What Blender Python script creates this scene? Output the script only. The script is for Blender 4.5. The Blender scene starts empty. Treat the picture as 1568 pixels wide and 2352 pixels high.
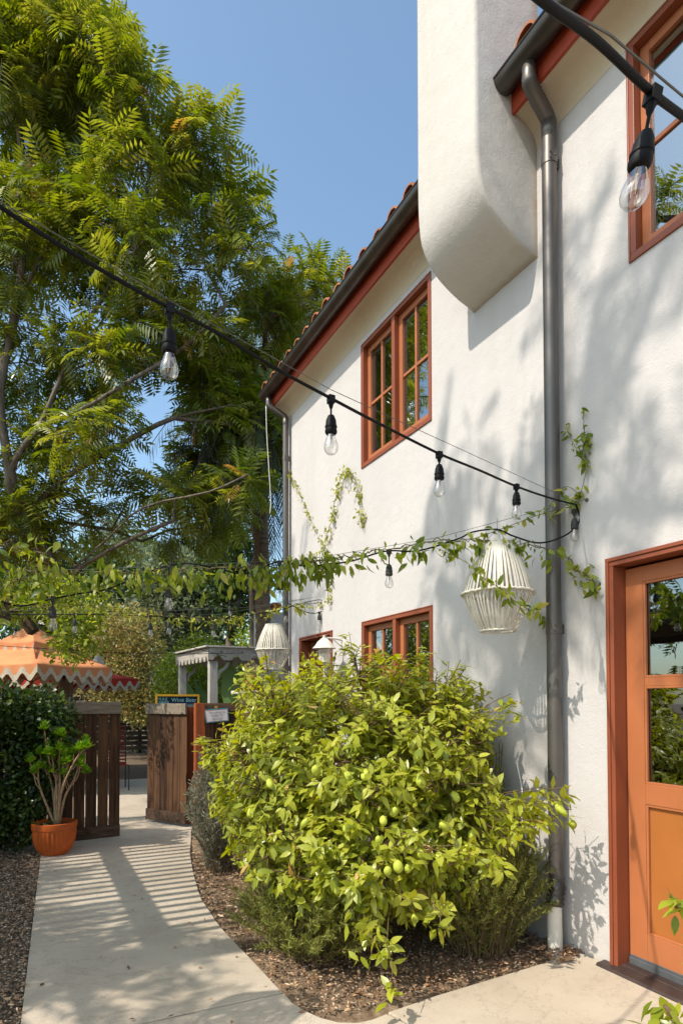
import bpy, bmesh, math, random
import numpy as np
from mathutils import Vector, Matrix
R_ = math.radians
random.seed(7); rng = np.random.default_rng(7)
SC = bpy.context.scene
COL = SC.collection

# ---------------------------------------------------------------- camera, sky, sun, exposure
F, YAW, PIT, ROL, CY, H = 1450., R_(26.31), R_(1.48), R_(-.09), 1576., 1.55
D = 3.08                                              # the house wall is the plane x = D
def _axes():
    cy, sy = math.cos(YAW), math.sin(YAW)
    f = np.array([sy*math.cos(PIT), cy*math.cos(PIT), math.sin(PIT)])
    rt = np.array([cy, -sy, 0.]); up = np.cross(rt, f)
    c, s = math.cos(ROL), math.sin(ROL)
    return rt*c+up*s, up*c-rt*s, f
RT, UP, FW = _axes(); CAM = np.array([0, 0, H])
cam = bpy.data.cameras.new("camera"); camo = bpy.data.objects.new("camera", cam); COL.objects.link(camo)
cam.sensor_fit = 'VERTICAL'; cam.sensor_height = 36; cam.lens = 36*F/2352; cam.shift_y = (CY-1176)/2352
cam.clip_start = .05; cam.clip_end = 2000
camo.matrix_world = Matrix(((RT[0], UP[0], -FW[0], 0), (RT[1], UP[1], -FW[1], 0), (RT[2], UP[2], -FW[2], H), (0, 0, 0, 1)))
SC.camera = camo
EL, AZ = R_(50), R_(-9)                               # sun from -x, a touch from -y
SUN = np.array([-math.cos(EL)*math.cos(AZ), math.cos(EL)*math.sin(AZ), math.sin(EL)])
w = bpy.data.worlds.new("World"); SC.world = w; w.use_nodes = True
nt = w.node_tree; bg = nt.nodes['Background']
sky = nt.nodes.new('ShaderNodeTexSky'); sky.sky_type = 'NISHITA'; sky.sun_disc = False
sky.sun_elevation = EL; sky.sun_rotation = math.atan2(SUN[0], SUN[1]); sky.ozone_density = 1.3; sky.dust_density = 2.0; sky.air_density = 1.0
wb = nt.nodes.new('ShaderNodeMix'); wb.data_type = 'RGBA'; wb.blend_type = 'MULTIPLY'; wb.inputs[0].default_value = 1; wb.inputs[7].default_value = (.95, 1.05, .99, 1)
nt.links.new(sky.outputs[0], wb.inputs[6]); nt.links.new(wb.outputs[2], bg.inputs[0]); bg.inputs[1].default_value = .15
sl = bpy.data.lights.new("sun", 'SUN'); sl.energy = 3.0; sl.angle = R_(.53); sl.color = (1, .92, .80)
so = bpy.data.objects.new("sun", sl); COL.objects.link(so)
so.rotation_euler = Vector(SUN).to_track_quat('Z', 'Y').to_euler(); so.location = (-20, 0, 25)
SC.view_settings.view_transform = 'Standard'; SC.view_settings.look = 'None'
SC.view_settings.exposure = .84; SC.view_settings.gamma = 1
SC.cycles.max_bounces = 7; SC.cycles.transparent_max_bounces = 12; SC.cycles.diffuse_bounces = 4
SC.cycles.sample_clamp_indirect = 6

# pixel (in a 1568 x 2352 view of the photograph) to world helpers
def ray(x, y): return FW+RT*(x-784)/F-UP*(y-CY)/F
def dep(x, y, d): return CAM+ray(x, y)*d
def wallp(x, y, X=D): r = ray(x, y); return CAM+r*X/r[0]
def gnd(x, y, z=0): r = ray(x, y); return CAM+r*(z-H)/r[2]
def atY(x, y, Y): r = ray(x, y); return CAM+r*Y/r[1]
def vplane(x, y, P, d):
    r = ray(x, y); n = np.array([d[1], -d[0], 0.]); t = n@(np.array(P)-CAM)/(n@r); return CAM+r*t

# ---------------------------------------------------------------- materials
def lin(r, g, b): return tuple(((c/255)/12.92 if c/255 <= .04045 else ((c/255+.055)/1.055)**2.4) for c in (r, g, b))+(1,)
class NT:
    def __init__(s, name):
        s.m = bpy.data.materials.new(name); s.m.use_nodes = True; s.t = s.m.node_tree; s.t.nodes.clear()
        s.out = s.n('OutputMaterial')
    def n(s, ty, **kw):
        o = s.t.nodes.new('ShaderNode'+ty)
        for k, v in kw.items(): setattr(o, k, v)
        return o
    def l(s, a, b): s.t.links.new(a, b)
    def ramp(s, fac, stops):
        r = s.n('ValToRGB'); cr = r.color_ramp
        while len(cr.elements) < len(stops): cr.elements.new(.5)
        for e, (p, c) in zip(cr.elements, stops): e.position = p; e.color = c if len(c) == 4 else tuple(c)+(1,)
        if fac is not None: s.l(fac, r.inputs[0])
        return r.outputs[0]
    def coord(s, scale=(1, 1, 1)):
        c = s.n('TexCoord'); m = s.n('Mapping'); m.inputs['Scale'].default_value = scale
        s.l(c.outputs['Object'], m.inputs[0]); return m.outputs[0]
    def noise(s, co, sc, det=4, rough=.55, dist=0):
        o = s.n('TexNoise'); o.inputs['Scale'].default_value = sc; o.inputs['Detail'].default_value = det
        o.inputs['Roughness'].default_value = rough; o.inputs['Distortion'].default_value = dist
        if co is not None: s.l(co, o.inputs['Vector'])
        return o.outputs['Fac']
    def mix(s, fac, a, b, ty='MIX'):
        o = s.n('Mix', data_type='RGBA', blend_type=ty)
        if isinstance(fac, (int, float)): o.inputs[0].default_value = fac
        else: s.l(fac, o.inputs[0])
        for i, v in ((6, a), (7, b)):
            if isinstance(v, tuple): o.inputs[i].default_value = v if len(v) == 4 else v+(1,)
            else: s.l(v, o.inputs[i])
        return o.outputs[2]
    def math(s, op, a, b=None):
        o = s.n('Math', operation=op)
        for i, v in enumerate((a, b)):
            if v is None: continue
            if isinstance(v, (int, float)): o.inputs[i].default_value = v
            else: s.l(v, o.inputs[i])
        return o.outputs[0]
    def attr(s, name='rnd'): a = s.n('Attribute'); a.attribute_name = name; return a.outputs['Fac']
    def bsdf(s, col, rough=.7, bump=None, bd=.01, bs=.6, metal=0, spec=.3, coat=0):
        p = s.n('BsdfPrincipled')
        if isinstance(col, tuple): p.inputs['Base Color'].default_value = col
        else: s.l(col, p.inputs['Base Color'])
        if isinstance(rough, (int, float)): p.inputs['Roughness'].default_value = rough
        else: s.l(rough, p.inputs['Roughness'])
        p.inputs['Metallic'].default_value = metal; p.inputs['Specular IOR Level'].default_value = spec
        p.inputs['Coat Weight'].default_value = coat
        if bump is not None:
            b = s.n('Bump'); b.inputs['Distance'].default_value = bd; b.inputs['Strength'].default_value = bs
            s.l(bump, b.inputs['Height']); s.l(b.outputs[0], p.inputs['Normal'])
        return p.outputs[0]
    def done(s, sh): s.l(sh, s.out.inputs[0]); return s.m

def m_stucco(name, a, b, sc=1., seam=None):
    t = NT(name); co = t.coord(); big = t.noise(co, .9, 5); fine = t.noise(co, 95*sc, 3, .6); med = t.noise(co, 7, 4)
    streak = t.noise(t.coord((3, 3, .25)), 1.6, 4)
    c = t.ramp(big, [(.3, a), (.75, b)])
    c = t.mix(t.math('MULTIPLY', t.ramp(streak, [(.5, (0, 0, 0)), (.8, (1, 1, 1))]), .3), c, (b[0]*.8, b[1]*.76, b[2]*.7, 1))
    cr = t.noise(t.coord((1.4, 1.4, 1.4)), 1.3, 9, .78, 1.2)
    c = t.mix(t.ramp(cr, [(.497, (0, 0, 0)), (.5, (.16, .16, .16)), (.503, (0, 0, 0))]), c, (b[0]*.6, b[1]*.57, b[2]*.52, 1))
    gm = t.n('NewGeometry'); sx = t.n('SeparateXYZ'); t.l(gm.outputs['Position'], sx.inputs[0])
    base = t.math('MULTIPLY', t.ramp(t.math('ADD', sx.outputs[2], t.math('MULTIPLY', t.noise(co, 5, 4), .25)), [(.0, (1, 1, 1)), (.38, (0, 0, 0))]), .45)
    c = t.mix(base, c, (b[0]*.66, b[1]*.58, b[2]*.46, 1))
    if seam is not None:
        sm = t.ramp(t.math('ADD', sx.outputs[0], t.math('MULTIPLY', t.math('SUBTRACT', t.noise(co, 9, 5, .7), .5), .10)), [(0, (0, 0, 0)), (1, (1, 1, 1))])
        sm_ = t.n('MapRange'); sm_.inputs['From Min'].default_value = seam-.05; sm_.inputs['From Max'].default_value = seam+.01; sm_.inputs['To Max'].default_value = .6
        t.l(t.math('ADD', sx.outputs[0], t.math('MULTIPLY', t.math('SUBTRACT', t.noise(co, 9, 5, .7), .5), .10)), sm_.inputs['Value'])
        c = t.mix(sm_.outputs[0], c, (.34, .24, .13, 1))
    h = t.math('ADD', t.math('MULTIPLY', med, 3.0), fine)
    return t.done(t.bsdf(c, .92, h, .0042, .6, spec=.15))
def m_concrete(name):
    t = NT(name); co = t.coord(); big = t.noise(co, 1.1, 6, .6); fine = t.noise(co, 160, 3); spot = t.noise(co, 14, 6, .75)
    c = t.ramp(big, [(.25, lin(160, 147, 130)), (.55, lin(178, 165, 148)), (.8, lin(188, 176, 160))])
    c = t.mix(t.ramp(spot, [(.56, (0, 0, 0)), (.75, (.55, .55, .55))]), c, lin(136, 122, 105))
    c = t.mix(t.ramp(t.noise(co, 320, 2), [(.6, (0, 0, 0)), (.72, (.4, .4, .4))]), c, lin(120, 112, 102))
    vo = t.n('TexVoronoi'); vo.inputs['Scale'].default_value = 3.3; t.l(co, vo.inputs['Vector'])
    c = t.mix(t.ramp(vo.outputs['Distance'], [(.0, (.8, .8, .8)), (.035, (0, 0, 0))]), c, lin(98, 82, 64))
    ck = t.noise(co, .8, 10, .72, .6); c = t.mix(t.ramp(ck, [(.4965, (0, 0, 0)), (.5, (.5, .5, .5)), (.5035, (0, 0, 0))]), c, lin(92, 80, 66))
    st = t.noise(co, 3.0, 7, .7); c = t.mix(t.ramp(st, [(.58, (0, 0, 0)), (.78, (.6, .6, .6))]), c, lin(132, 112, 88))
    return t.done(t.bsdf(c, .9, t.math('ADD', fine, t.math('MULTIPLY', spot, 1.5)), .003, .6, spec=.2))
def m_wood(name, cols, axis='z', rough=.75, bd=.004, s=1.):
    t = NT(name); st = {'z': (14, 14, .7), 'x': (.7, 14, 14), 'y': (14, .7, 14)}[axis]
    r = t.attr(); co = t.coord(tuple(v*s for v in st))
    add = t.n('VectorMath', operation='ADD'); t.l(co, add.inputs[0]); cb = t.n('CombineXYZ')
    t.l(t.math('MULTIPLY', r, 37.), cb.inputs[0]); t.l(t.math('MULTIPLY', r, 17.), cb.inputs[2]); t.l(cb.outputs[0], add.inputs[1])
    g = t.noise(add.outputs[0], 2.2, 7, .65, .8); big = t.noise(t.coord((1, 1, 1)), 2.3, 4)
    f = t.math('ADD', t.math('MULTIPLY', g, .75), t.math('MULTIPLY', t.math('ADD', r, big), .2))
    c = t.ramp(f, [(.3, cols[0]), (.52, cols[1]), (.75, cols[2])])
    vo = t.n('TexVoronoi'); vo.inputs['Scale'].default_value = 1.1
    kc = t.coord({'z': (5, 5, 1.6), 'x': (1.6, 5, 5), 'y': (5, 1.6, 5)}[axis]); t.l(kc, vo.inputs['Vector'])
    c = t.mix(t.ramp(vo.outputs['Distance'], [(.1, (.85, .85, .85)), (.17, (0, 0, 0))]), c, tuple(v*.35 for v in cols[0][:3])+(1,))
    return t.done(t.bsdf(c, rough, g, bd, .8, spec=.2))
def m_paint(name, a, b, rough=.42, spec=.4, scratches=False, axis='z'):
    t = NT(name); co = t.coord(); n = t.noise(co, 2.2, 5); g = t.noise(t.coord({'z': (30, 30, 1.2), 'y': (30, 1.2, 30)}[axis]), 3, 4)
    c = t.ramp(n, [(.3, a), (.75, b)])
    if scratches:
        sc = t.noise(t.coord((6, 6, 2.2)), 3.5, 8, .8, 2.5)
        c = t.mix(t.ramp(sc, [(.695, (0, 0, 0)), (.71, (.35, .35, .35))]), c, lin(226, 190, 150))
    return t.done(t.bsdf(c, rough, t.math('ADD', g, t.noise(co, 60, 2)), .0012, .5, spec=spec))
def m_plain(name, col, rough=.6, metal=0, spec=.3, bump=0, var=.12, sc=12):
    t = NT(name); co = t.coord(); n = t.noise(co, sc, 5)
    a = tuple(c*(1-var) for c in col[:3])+(1,); b = tuple(min(1, c*(1+var)) for c in col[:3])+(1,)
    c = t.ramp(n, [(.3, a), (.7, b)])
    return t.done(t.bsdf(c, rough, t.noise(co, sc*6, 3) if bump else None, bump or .01, .6, metal=metal, spec=spec))
def m_leaf(name, cols, trans=.45, rough=.42, spec=.35, dead=None):
    t = NT(name); r = t.attr(); c = t.ramp(r, cols)
    hs = t.n('HueSaturation'); hs.inputs['Saturation'].default_value = 1.12; hs.inputs['Value'].default_value = 1.9
    hs.inputs['Hue'].default_value = .485; t.l(c, hs.inputs['Color'])
    p = t.bsdf(c, rough, spec=spec); tr = t.n('BsdfTranslucent'); t.l(hs.outputs[0], tr.inputs[0])
    mx = t.n('MixShader'); mx.inputs[0].default_value = trans; t.l(p, mx.inputs[1]); t.l(tr.outputs[0], mx.inputs[2])
    return t.done(mx.outputs[0])
def m_glass_thin(name, tint=(.97, .97, .96, 1), gl=.12):
    t = NT(name); a = t.n('BsdfTransparent'); a.inputs[0].default_value = tint
    g = t.n('BsdfGlossy'); g.inputs['Roughness'].default_value = .01
    lw = t.n('LayerWeight'); lw.inputs[0].default_value = .32
    f = t.math('ADD', t.math('MULTIPLY', lw.outputs['Facing'], .55), gl)
    mx = t.n('MixShader'); t.l(f, mx.inputs[0]); t.l(a.outputs[0], mx.inputs[1]); t.l(g.outputs[0], mx.inputs[2])
    return t.done(mx.outputs[0])
def m_window(name, k=.5, tint=(.55, .6, .6, 1)):
    t = NT(name); a = t.n('BsdfTransparent'); a.inputs[0].default_value = tint
    g = t.n('BsdfGlossy'); g.inputs['Roughness'].default_value = .004; g.inputs[0].default_value = (.92, .97, 1, 1)
    b = t.n('Bump'); b.inputs['Distance'].default_value = .0006; b.inputs['Strength'].default_value = .4
    t.l(t.noise(t.coord(), 5, 2), b.inputs['Height']); t.l(b.outputs[0], g.inputs['Normal'])
    mx = t.n('MixShader'); mx.inputs[0].default_value = k; t.l(a.outputs[0], mx.inputs[1]); t.l(g.outputs[0], mx.inputs[2])
    return t.done(mx.outputs[0])

M = {}
M['stucco'] = m_stucco('white_stucco', (.49, .463, .452, 1), (.545, .518, .506, 1))
M['soffit'] = m_stucco('cream_stucco', (.52, .43, .31, 1), (.60, .52, .40, 1))
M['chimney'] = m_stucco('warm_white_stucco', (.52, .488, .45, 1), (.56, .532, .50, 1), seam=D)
M['concrete'] = m_concrete('pale_concrete')
M['rust'] = m_paint('rust_red_paint', lin(126, 66, 44), lin(140, 76, 50))
M['rustv'] = m_paint('rust_red_door_paint', lin(154, 92, 56), lin(172, 104, 66), .42, scratches=True)
M['panel'] = m_paint('orange_door_panel_paint', lin(146, 88, 40), lin(162, 98, 48), .45, scratches=True)
M['fascia'] = m_paint('fascia_red_paint', lin(146, 56, 30), lin(162, 66, 36), .5, axis='y')
M['bronze'] = m_plain('bronze_metal', (.085, .073, .063, 1), .38, .75, .5, var=.25, sc=5)
M['bronze_pipe'] = m_plain('bronze_pipe_metal', (.125, .112, .102, 1), .42, .6, .4, var=.12, sc=3)
M['darkmetal'] = m_plain('dark_metal', (.03, .03, .032, 1), .5, .3)
M['pvc'] = m_plain('cream_plastic_pipe', (.68, .63, .55, 1), .5, var=.08, sc=6)
M['blackrub'] = m_plain('black_rubber', (.006, .006, .007, 1), .6, spec=.15, bump=.001)
M['dullrub'] = m_plain('worn_black_rubber', (.035, .035, .033, 1), .6)
M['wire'] = m_plain('steel_wire', (.12, .12, .11, 1), .5, .6)
M['bulb'] = m_glass_thin('clear_bulb_glass')
M['filament'] = m_plain('copper_stem', (.42, .28, .18, 1), .5)
M['wicker'] = m_plain('painted_white_rattan', (.60, .56, .48, 1), .75, var=.16, sc=9, bump=.002)
M['tile'] = m_plain('terracotta_tile', (.33, .12, .055, 1), .8, var=.35, sc=7, bump=.004)
M['terracotta'] = m_plain('orange_terracotta', (.42, .085, .014, 1), .5, var=.22, sc=5, bump=.002)
M['terracotta2'] = m_plain('faded_terracotta', (.40, .15, .06, 1), .8, var=.2, sc=9)
M['soil'] = m_plain('dark_potting_soil', (.035, .022, .014, 1), .95, var=.5, sc=30, bump=.02)
M['sill'] = m_plain('dark_bronze_threshold', (.045, .030, .026, 1), .5, var=.25, sc=10)
M['gasket'] = m_plain('grey_door_sweep', (.075, .078, .083, 1), .55, var=.2, sc=8)
M['brownwood'] = m_wood('dark_brown_boards', [(.010, .0045, .003, 1), (.045, .021, .011, 1), (.13, .062, .028, 1)])
M['greywoodx'] = m_wood('weathered_rail', [(.05, .038, .028, 1), (.14, .11, .083, 1), (.26, .21, .16, 1)], 'x')
M['brownwoodx'] = m_wood('brown_rail', [(.014, .008, .005, 1), (.06, .036, .023, 1), (.15, .09, .055, 1)], 'x')
M['redwood'] = m_wood('stained_redwood_post', [(.08, .016, .005, 1), (.19, .045, .014, 1), (.33, .09, .03, 1)])
M['greywood'] = m_wood('silvered_wood', [(.17, .155, .135, 1), (.36, .335, .30, 1), (.55, .52, .47, 1)])
M['greywoodh'] = m_wood('silvered_valance_wood', [(.14, .125, .105, 1), (.30, .27, .235, 1), (.46, .42, .37, 1)], 'y')
M['darkwood'] = m_wood('pergola_timber', [(.018, .011, .007, 1), (.06, .036, .022, 1), (.12, .075, .048, 1)], 'y')
M['darkslat'] = m_wood('dark_slat_wood', [(.012, .009, .007, 1), (.03, .022, .017, 1), (.06, .045, .035, 1)], 'x')
M['bark'] = m_wood('tree_bark', [(.035, .026, .018, 1), (.11, .085, .062, 1), (.22, .18, .14, 1)], 'z', bd=.02, s=.5)
M['palmbark'] = m_wood('palm_bark', [(.04, .028, .018, 1), (.13, .09, .055, 1), (.26, .18, .12, 1)], 'x', bd=.03, s=.6)
M['stem'] = m_plain('green_brown_stem', (.13, .10, .04, 1), .7, var=.4)
M['twig'] = m_plain('woody_twig', (.12, .075, .04, 1), .8, var=.35)
M['succstem'] = m_plain('pale_succulent_stem', (.33, .21, .12, 1), .75, var=.3, sc=30)
M['orangecloth'] = m_plain('orange_canvas', (.60, .235, .10, 1), .85, var=.16, sc=3)
M['redcloth'] = m_plain('red_canvas', (.42, .03, .015, 1), .85, var=.15, sc=4)
M['chairred'] = m_plain('shaded_red_weave', (.22, .022, .014, 1), .7, var=.15)  # chair red darkened in the colour itself, standing in for shade
M['fringe'] = m_plain('cream_fringe', (.50, .43, .33, 1), .95, var=.35, sc=60, bump=.004)
M['yellow'] = m_plain('yellow_painted_frame', (.55, .30, .02, 1), .5)
M['chalk'] = m_plain('navy_chalkboard', (.008, .022, .045, 1), .7, var=.7, sc=5)
M['chalkmark'] = m_plain('pale_blue_chalk', (.28, .55, .62, 1), .9)
M['paper'] = m_plain('white_notice_card', (.68, .64, .64, 1), .6, var=.03)
M['ink'] = m_plain('grey_ink', (.22, .21, .22, 1), .7)
M['teal'] = m_plain('teal_card_border', (.03, .34, .42, 1), .5, var=.06)
M['redline'] = m_plain('red_card_line', (.5, .06, .04, 1), .5)
M['tape'] = m_plain('tan_tape', (.42, .25, .08, 1), .6)
M['white'] = m_plain('white_paint', (.70, .69, .67, 1), .55, var=.05)
M['offwhite'] = m_plain('weathered_cream_metal', (.60, .56, .49, 1), .5, var=.12, sc=18)
M['frost'] = m_plain('frosted_lamp_glass', (.72, .66, .58, 1), .3, var=.03)
M['lemon'] = m_plain('unripe_lemon_skin', (.42, .47, .06, 1), .45, var=.12, sc=16, bump=.0015)
M['curtain'] = m_plain('pale_curtain', (.62, .64, .62, 1), .9)
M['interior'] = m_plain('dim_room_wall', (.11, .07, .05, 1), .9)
M['gold'] = m_plain('brass', (.5, .33, .1, 1), .35, .8)
g_, y_, b_ = (.035, .075, .012), (.15, .19, .022), (.20, .10, .03)
M['treeleaf'] = m_leaf('sumac_leaf', [(0, (.045, .090, .012, 1)), (.4, (.145, .182, .021, 1)), (.85, (.31, .315, .055, 1)), (.97, (.36, .23, .06, 1))], .42, .34, .6)
M['lemonleaf'] = m_leaf('lemon_leaf', [(0, (.13, .18, .016, 1)), (.35, (.29, .32, .028, 1)), (.8, (.41, .42, .055, 1)), (.96, (.46, .44, .08, 1)), (1, (.50, .30, .12, 1))], .34, .34, .45)
M['vineleaf'] = m_leaf('vine_leaf', [(0, (.05, .10, .012, 1)), (.45, (.16, .21, .024, 1)), (.85, (.31, .33, .055, 1)), (1, (.44, .40, .11, 1))], .45, .4)
M['yvine'] = m_leaf('yellowing_vine_leaf', [(0, (.14, .19, .025, 1)), (.5, (.27, .30, .045, 1)), (1, (.42, .38, .10, 1))], .45, .45)
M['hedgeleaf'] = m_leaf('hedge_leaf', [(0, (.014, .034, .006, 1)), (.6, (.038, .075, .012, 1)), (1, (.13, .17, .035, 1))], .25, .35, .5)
M['greyleaf'] = m_leaf('blue_green_leaf', [(0, (.06, .085, .045, 1)), (.6, (.14, .175, .09, 1)), (1, (.25, .28, .15, 1))], .3, .6)
M['oliveleaf'] = m_leaf('dry_mixed_leaf', [(0, (.09, .11, .03, 1)), (.4, (.24, .24, .07, 1)), (.72, (.40, .33, .13, 1)), (1, (.42, .20, .08, 1))], .35, .55)
M['brightleaf'] = m_leaf('bright_green_leaf', [(0, (.09, .15, .02, 1)), (.6, (.21, .28, .035, 1)), (1, (.36, .38, .08, 1))], .4, .5)
M['palmleaf'] = m_leaf('palm_leaf', [(0, (.02, .035, .012, 1)), (.6, (.045, .065, .022, 1)), (1, (.12, .10, .04, 1))], .2, .5)
M['lavleaf'] = m_leaf('silver_leaf', [(0, (.10, .11, .075, 1)), (.6, (.20, .21, .15, 1)), (1, (.26, .20, .12, 1))], .2, .7)
M['roseleaf'] = m_leaf('needle_leaf', [(0, (.08, .11, .022, 1)), (.5, (.20, .22, .04, 1)), (1, (.34, .33, .09, 1))], .25, .6)
M['succleaf'] = m_leaf('succulent_leaf', [(0, (.10, .22, .015, 1)), (.6, (.22, .40, .025, 1)), (1, (.34, .50, .05, 1))], .25, .3, .5)
M['bananaleaf'] = m_leaf('broad_tropical_leaf', [(0, (.055, .12, .03, 1)), (1, (.10, .17, .05, 1))], .3, .45)
t = NT('dry_soil'); co = t.coord(); n = t.noise(co, 18, 8, .7)
M['dirt'] = t.done(t.bsdf(t.ramp(n, [(.3, (.055, .035, .022, 1)), (.5, (.13, .09, .06, 1)), (.72, (.24, .18, .125, 1))]), .95, n, .03, .9))
t = NT('tan_bed_soil'); co = t.coord(); n = t.noise(co, 18, 8, .7)
M['bedsoil'] = t.done(t.bsdf(t.ramp(n, [(.3, (.10, .06, .035, 1)), (.5, (.22, .15, .095, 1)), (.72, (.36, .27, .18, 1))]), .95, n, .03, .9))
t = NT('gravel_ground'); co = t.coord(); vo = t.n('TexVoronoi'); vo.inputs['Scale'].default_value = 55; t.l(co, vo.inputs['Vector'])
c = t.mix(.75, t.ramp(t.noise(co, 5, 6), [(.3, (.06, .045, .03, 1)), (.7, (.18, .14, .10, 1))]), t.ramp(vo.outputs['Color'], [(.2, (.05, .035, .023, 1)), (.6, (.18, .13, .09, 1)), (.9, (.33, .26, .19, 1))]))
M['gravel'] = t.done(t.bsdf(c, .95, vo.outputs['Distance'], .02, .9))
t = NT('wood_chips'); M['chips'] = t.done(t.bsdf(t.ramp(t.attr(), [(0, (.09, .04, .02, 1)), (.45, (.30, .16, .08, 1)), (.85, (.50, .33, .19, 1)), (1, (.62, .48, .33, 1))]), .85))
t = NT('pebbles'); M['pebble'] = t.done(t.bsdf(t.ramp(t.attr(), [(0, (.07, .042, .024, 1)), (.5, (.25, .165, .105, 1)), (1, (.46, .36, .26, 1))]), .85))

# ---------------------------------------------------------------- objects
ORG = {}
def tag(o, label=None, cat=None, group=None, kind=None):
    if label: o['label'] = label
    if cat: o['category'] = cat
    if group: o['group'] = group
    if kind: o['kind'] = kind
    return o
def thing(name, loc, label, cat, group=None):
    o = bpy.data.objects.new(name, None); COL.objects.link(o); o.location = loc; ORG[o.name] = np.array(loc, float)
    o.empty_display_size = .1
    return tag(o, label, cat, group)
def link_mesh(name, me, mat, parent, org):
    o = bpy.data.objects.new(name, me); COL.objects.link(o)
    me.materials.append(mat)
    if parent is not None: o.parent = parent; ORG[o.name] = ORG[parent.name]
    else: o.location = org; ORG[o.name] = np.array(org, float)
    return o
class MB:
    def __init__(s): s.V = []; s.F = []; s.A = []
    def add(s, V, Fc, r=None):
        b = len(s.V); r = random.random() if r is None else r
        s.V += [tuple(map(float, v)) for v in V]; s.A += [r]*len(V); s.F += [tuple(i+b for i in f) for f in Fc]; return s
    def box(s, x0, x1, y0, y1, z0, z1, r=None):
        V = [(x, y, z) for x in (x0, x1) for y in (y0, y1) for z in (z0, z1)]
        return s.add(V, [(0, 1, 3, 2), (4, 6, 7, 5), (0, 4, 5, 1), (2, 3, 7, 6), (0, 2, 6, 4), (1, 5, 7, 3)], r)
    def bar(s, p, q, w, h, up=(0, 0, 1), r=None):
        p, q, up = map(lambda a: np.array(a, float), (p, q, up)); d = q-p; d /= np.linalg.norm(d)
        a = np.cross(d, up); a /= np.linalg.norm(a); b = np.cross(a, d)
        V = [e+a*i*w/2+b*j*h/2 for e in (p, q) for i, j in ((-1, -1), (1, -1), (1, 1), (-1, 1))]
        return s.add(V, [(3, 2, 1, 0), (4, 5, 6, 7), (0, 1, 5, 4), (1, 2, 6, 5), (2, 3, 7, 6), (3, 0, 4, 7)], r)
    def tube(s, P, rad, n=8, cap=True, r=None):
        P = [np.array(p, float) for p in P]; k = len(P)
        if not hasattr(rad, '__len__'): rad = [rad]*k
        V = []; prev = None
        for i, p in enumerate(P):
            d = P[min(i+1, k-1)]-P[max(i-1, 0)]; d = d/(np.linalg.norm(d)+1e-12)
            if prev is None:
                u = np.cross(d, (0, 0, 1.)) if abs(d[2]) < .95 else np.cross(d, (0, 1., 0))
            else: u = prev-d*(prev@d)
            u /= np.linalg.norm(u)+1e-12; prev = u; v = np.cross(d, u)
            for j in range(n):
                a = 2*math.pi*j/n; V.append(p+(u*math.cos(a)+v*math.sin(a))*rad[i])
        Fc = [(i*n+j, i*n+(j+1) % n, (i+1)*n+(j+1) % n, (i+1)*n+j) for i in range(k-1) for j in range(n)]
        if cap: Fc += [tuple(range(n-1, -1, -1)), tuple((k-1)*n+j for j in range(n))]
        return s.add(V, Fc, r)
    def lathe(s, prof, c=(0, 0, 0), n=24, mod=None, r=None):
        V = []
        for (q, z) in prof:
            for j in range(n):
                a = 2*math.pi*j/n; rr = q*(mod(a, z) if mod else 1); V.append((c[0]+rr*math.cos(a), c[1]+rr*math.sin(a), c[2]+z))
        k = len(prof)
        return s.add(V, [(i*n+j, i*n+(j+1) % n, (i+1)*n+(j+1) % n, (i+1)*n+j) for i in range(k-1) for j in range(n)], r)
    def prism(s, poly, z0, z1, r=None):
        n = len(poly); V = [(x, y, z0) for x, y in poly]+[(x, y, z1) for x, y in poly]
        return s.add(V, [tuple(range(n-1, -1, -1)), tuple(range(n, 2*n))]+[(i, (i+1) % n, n+(i+1) % n, n+i) for i in range(n)], r)
    def build(s, name, mat, parent=None, org=None, smooth=False, bevel=0, solid=0):
        if parent is not None: org = ORG[parent.name]
        elif org is None:
            a = np.array(s.V); org = ((a[:, 0].min()+a[:, 0].max())/2, (a[:, 1].min()+a[:, 1].max())/2, a[:, 2].min())
        org = np.array(org, float); me = bpy.data.meshes.new(name)
        me.from_pydata([tuple(np.array(v)-org) for v in s.V], [], s.F); me.update()
        at = me.attributes.new('rnd', 'FLOAT', 'POINT'); at.data.foreach_set('value', np.array(s.A, np.float32))
        if smooth: me.polygons.foreach_set('use_smooth', [True]*len(me.polygons))
        o = link_mesh(name, me, mat, parent, org)
        if smooth == 'auto':
            me.set_sharp_from_angle(angle=R_(35))
        if solid: m = o.modifiers.new('thick', 'SOLIDIFY'); m.thickness = solid
        if bevel: m = o.modifiers.new('bevel', 'BEVEL'); m.width = bevel; m.segments = 2; m.limit_method = 'ANGLE'
        return o
def structure(o): o['kind'] = 'structure'; return o
def copy_tree(o, parent=None):
    c = o.copy(); COL.objects.link(c); ORG[c.name] = np.array(c.location)
    if parent is not None: c.parent = parent
    for ch in list(o.children): copy_tree(ch, c)
    return c

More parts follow.
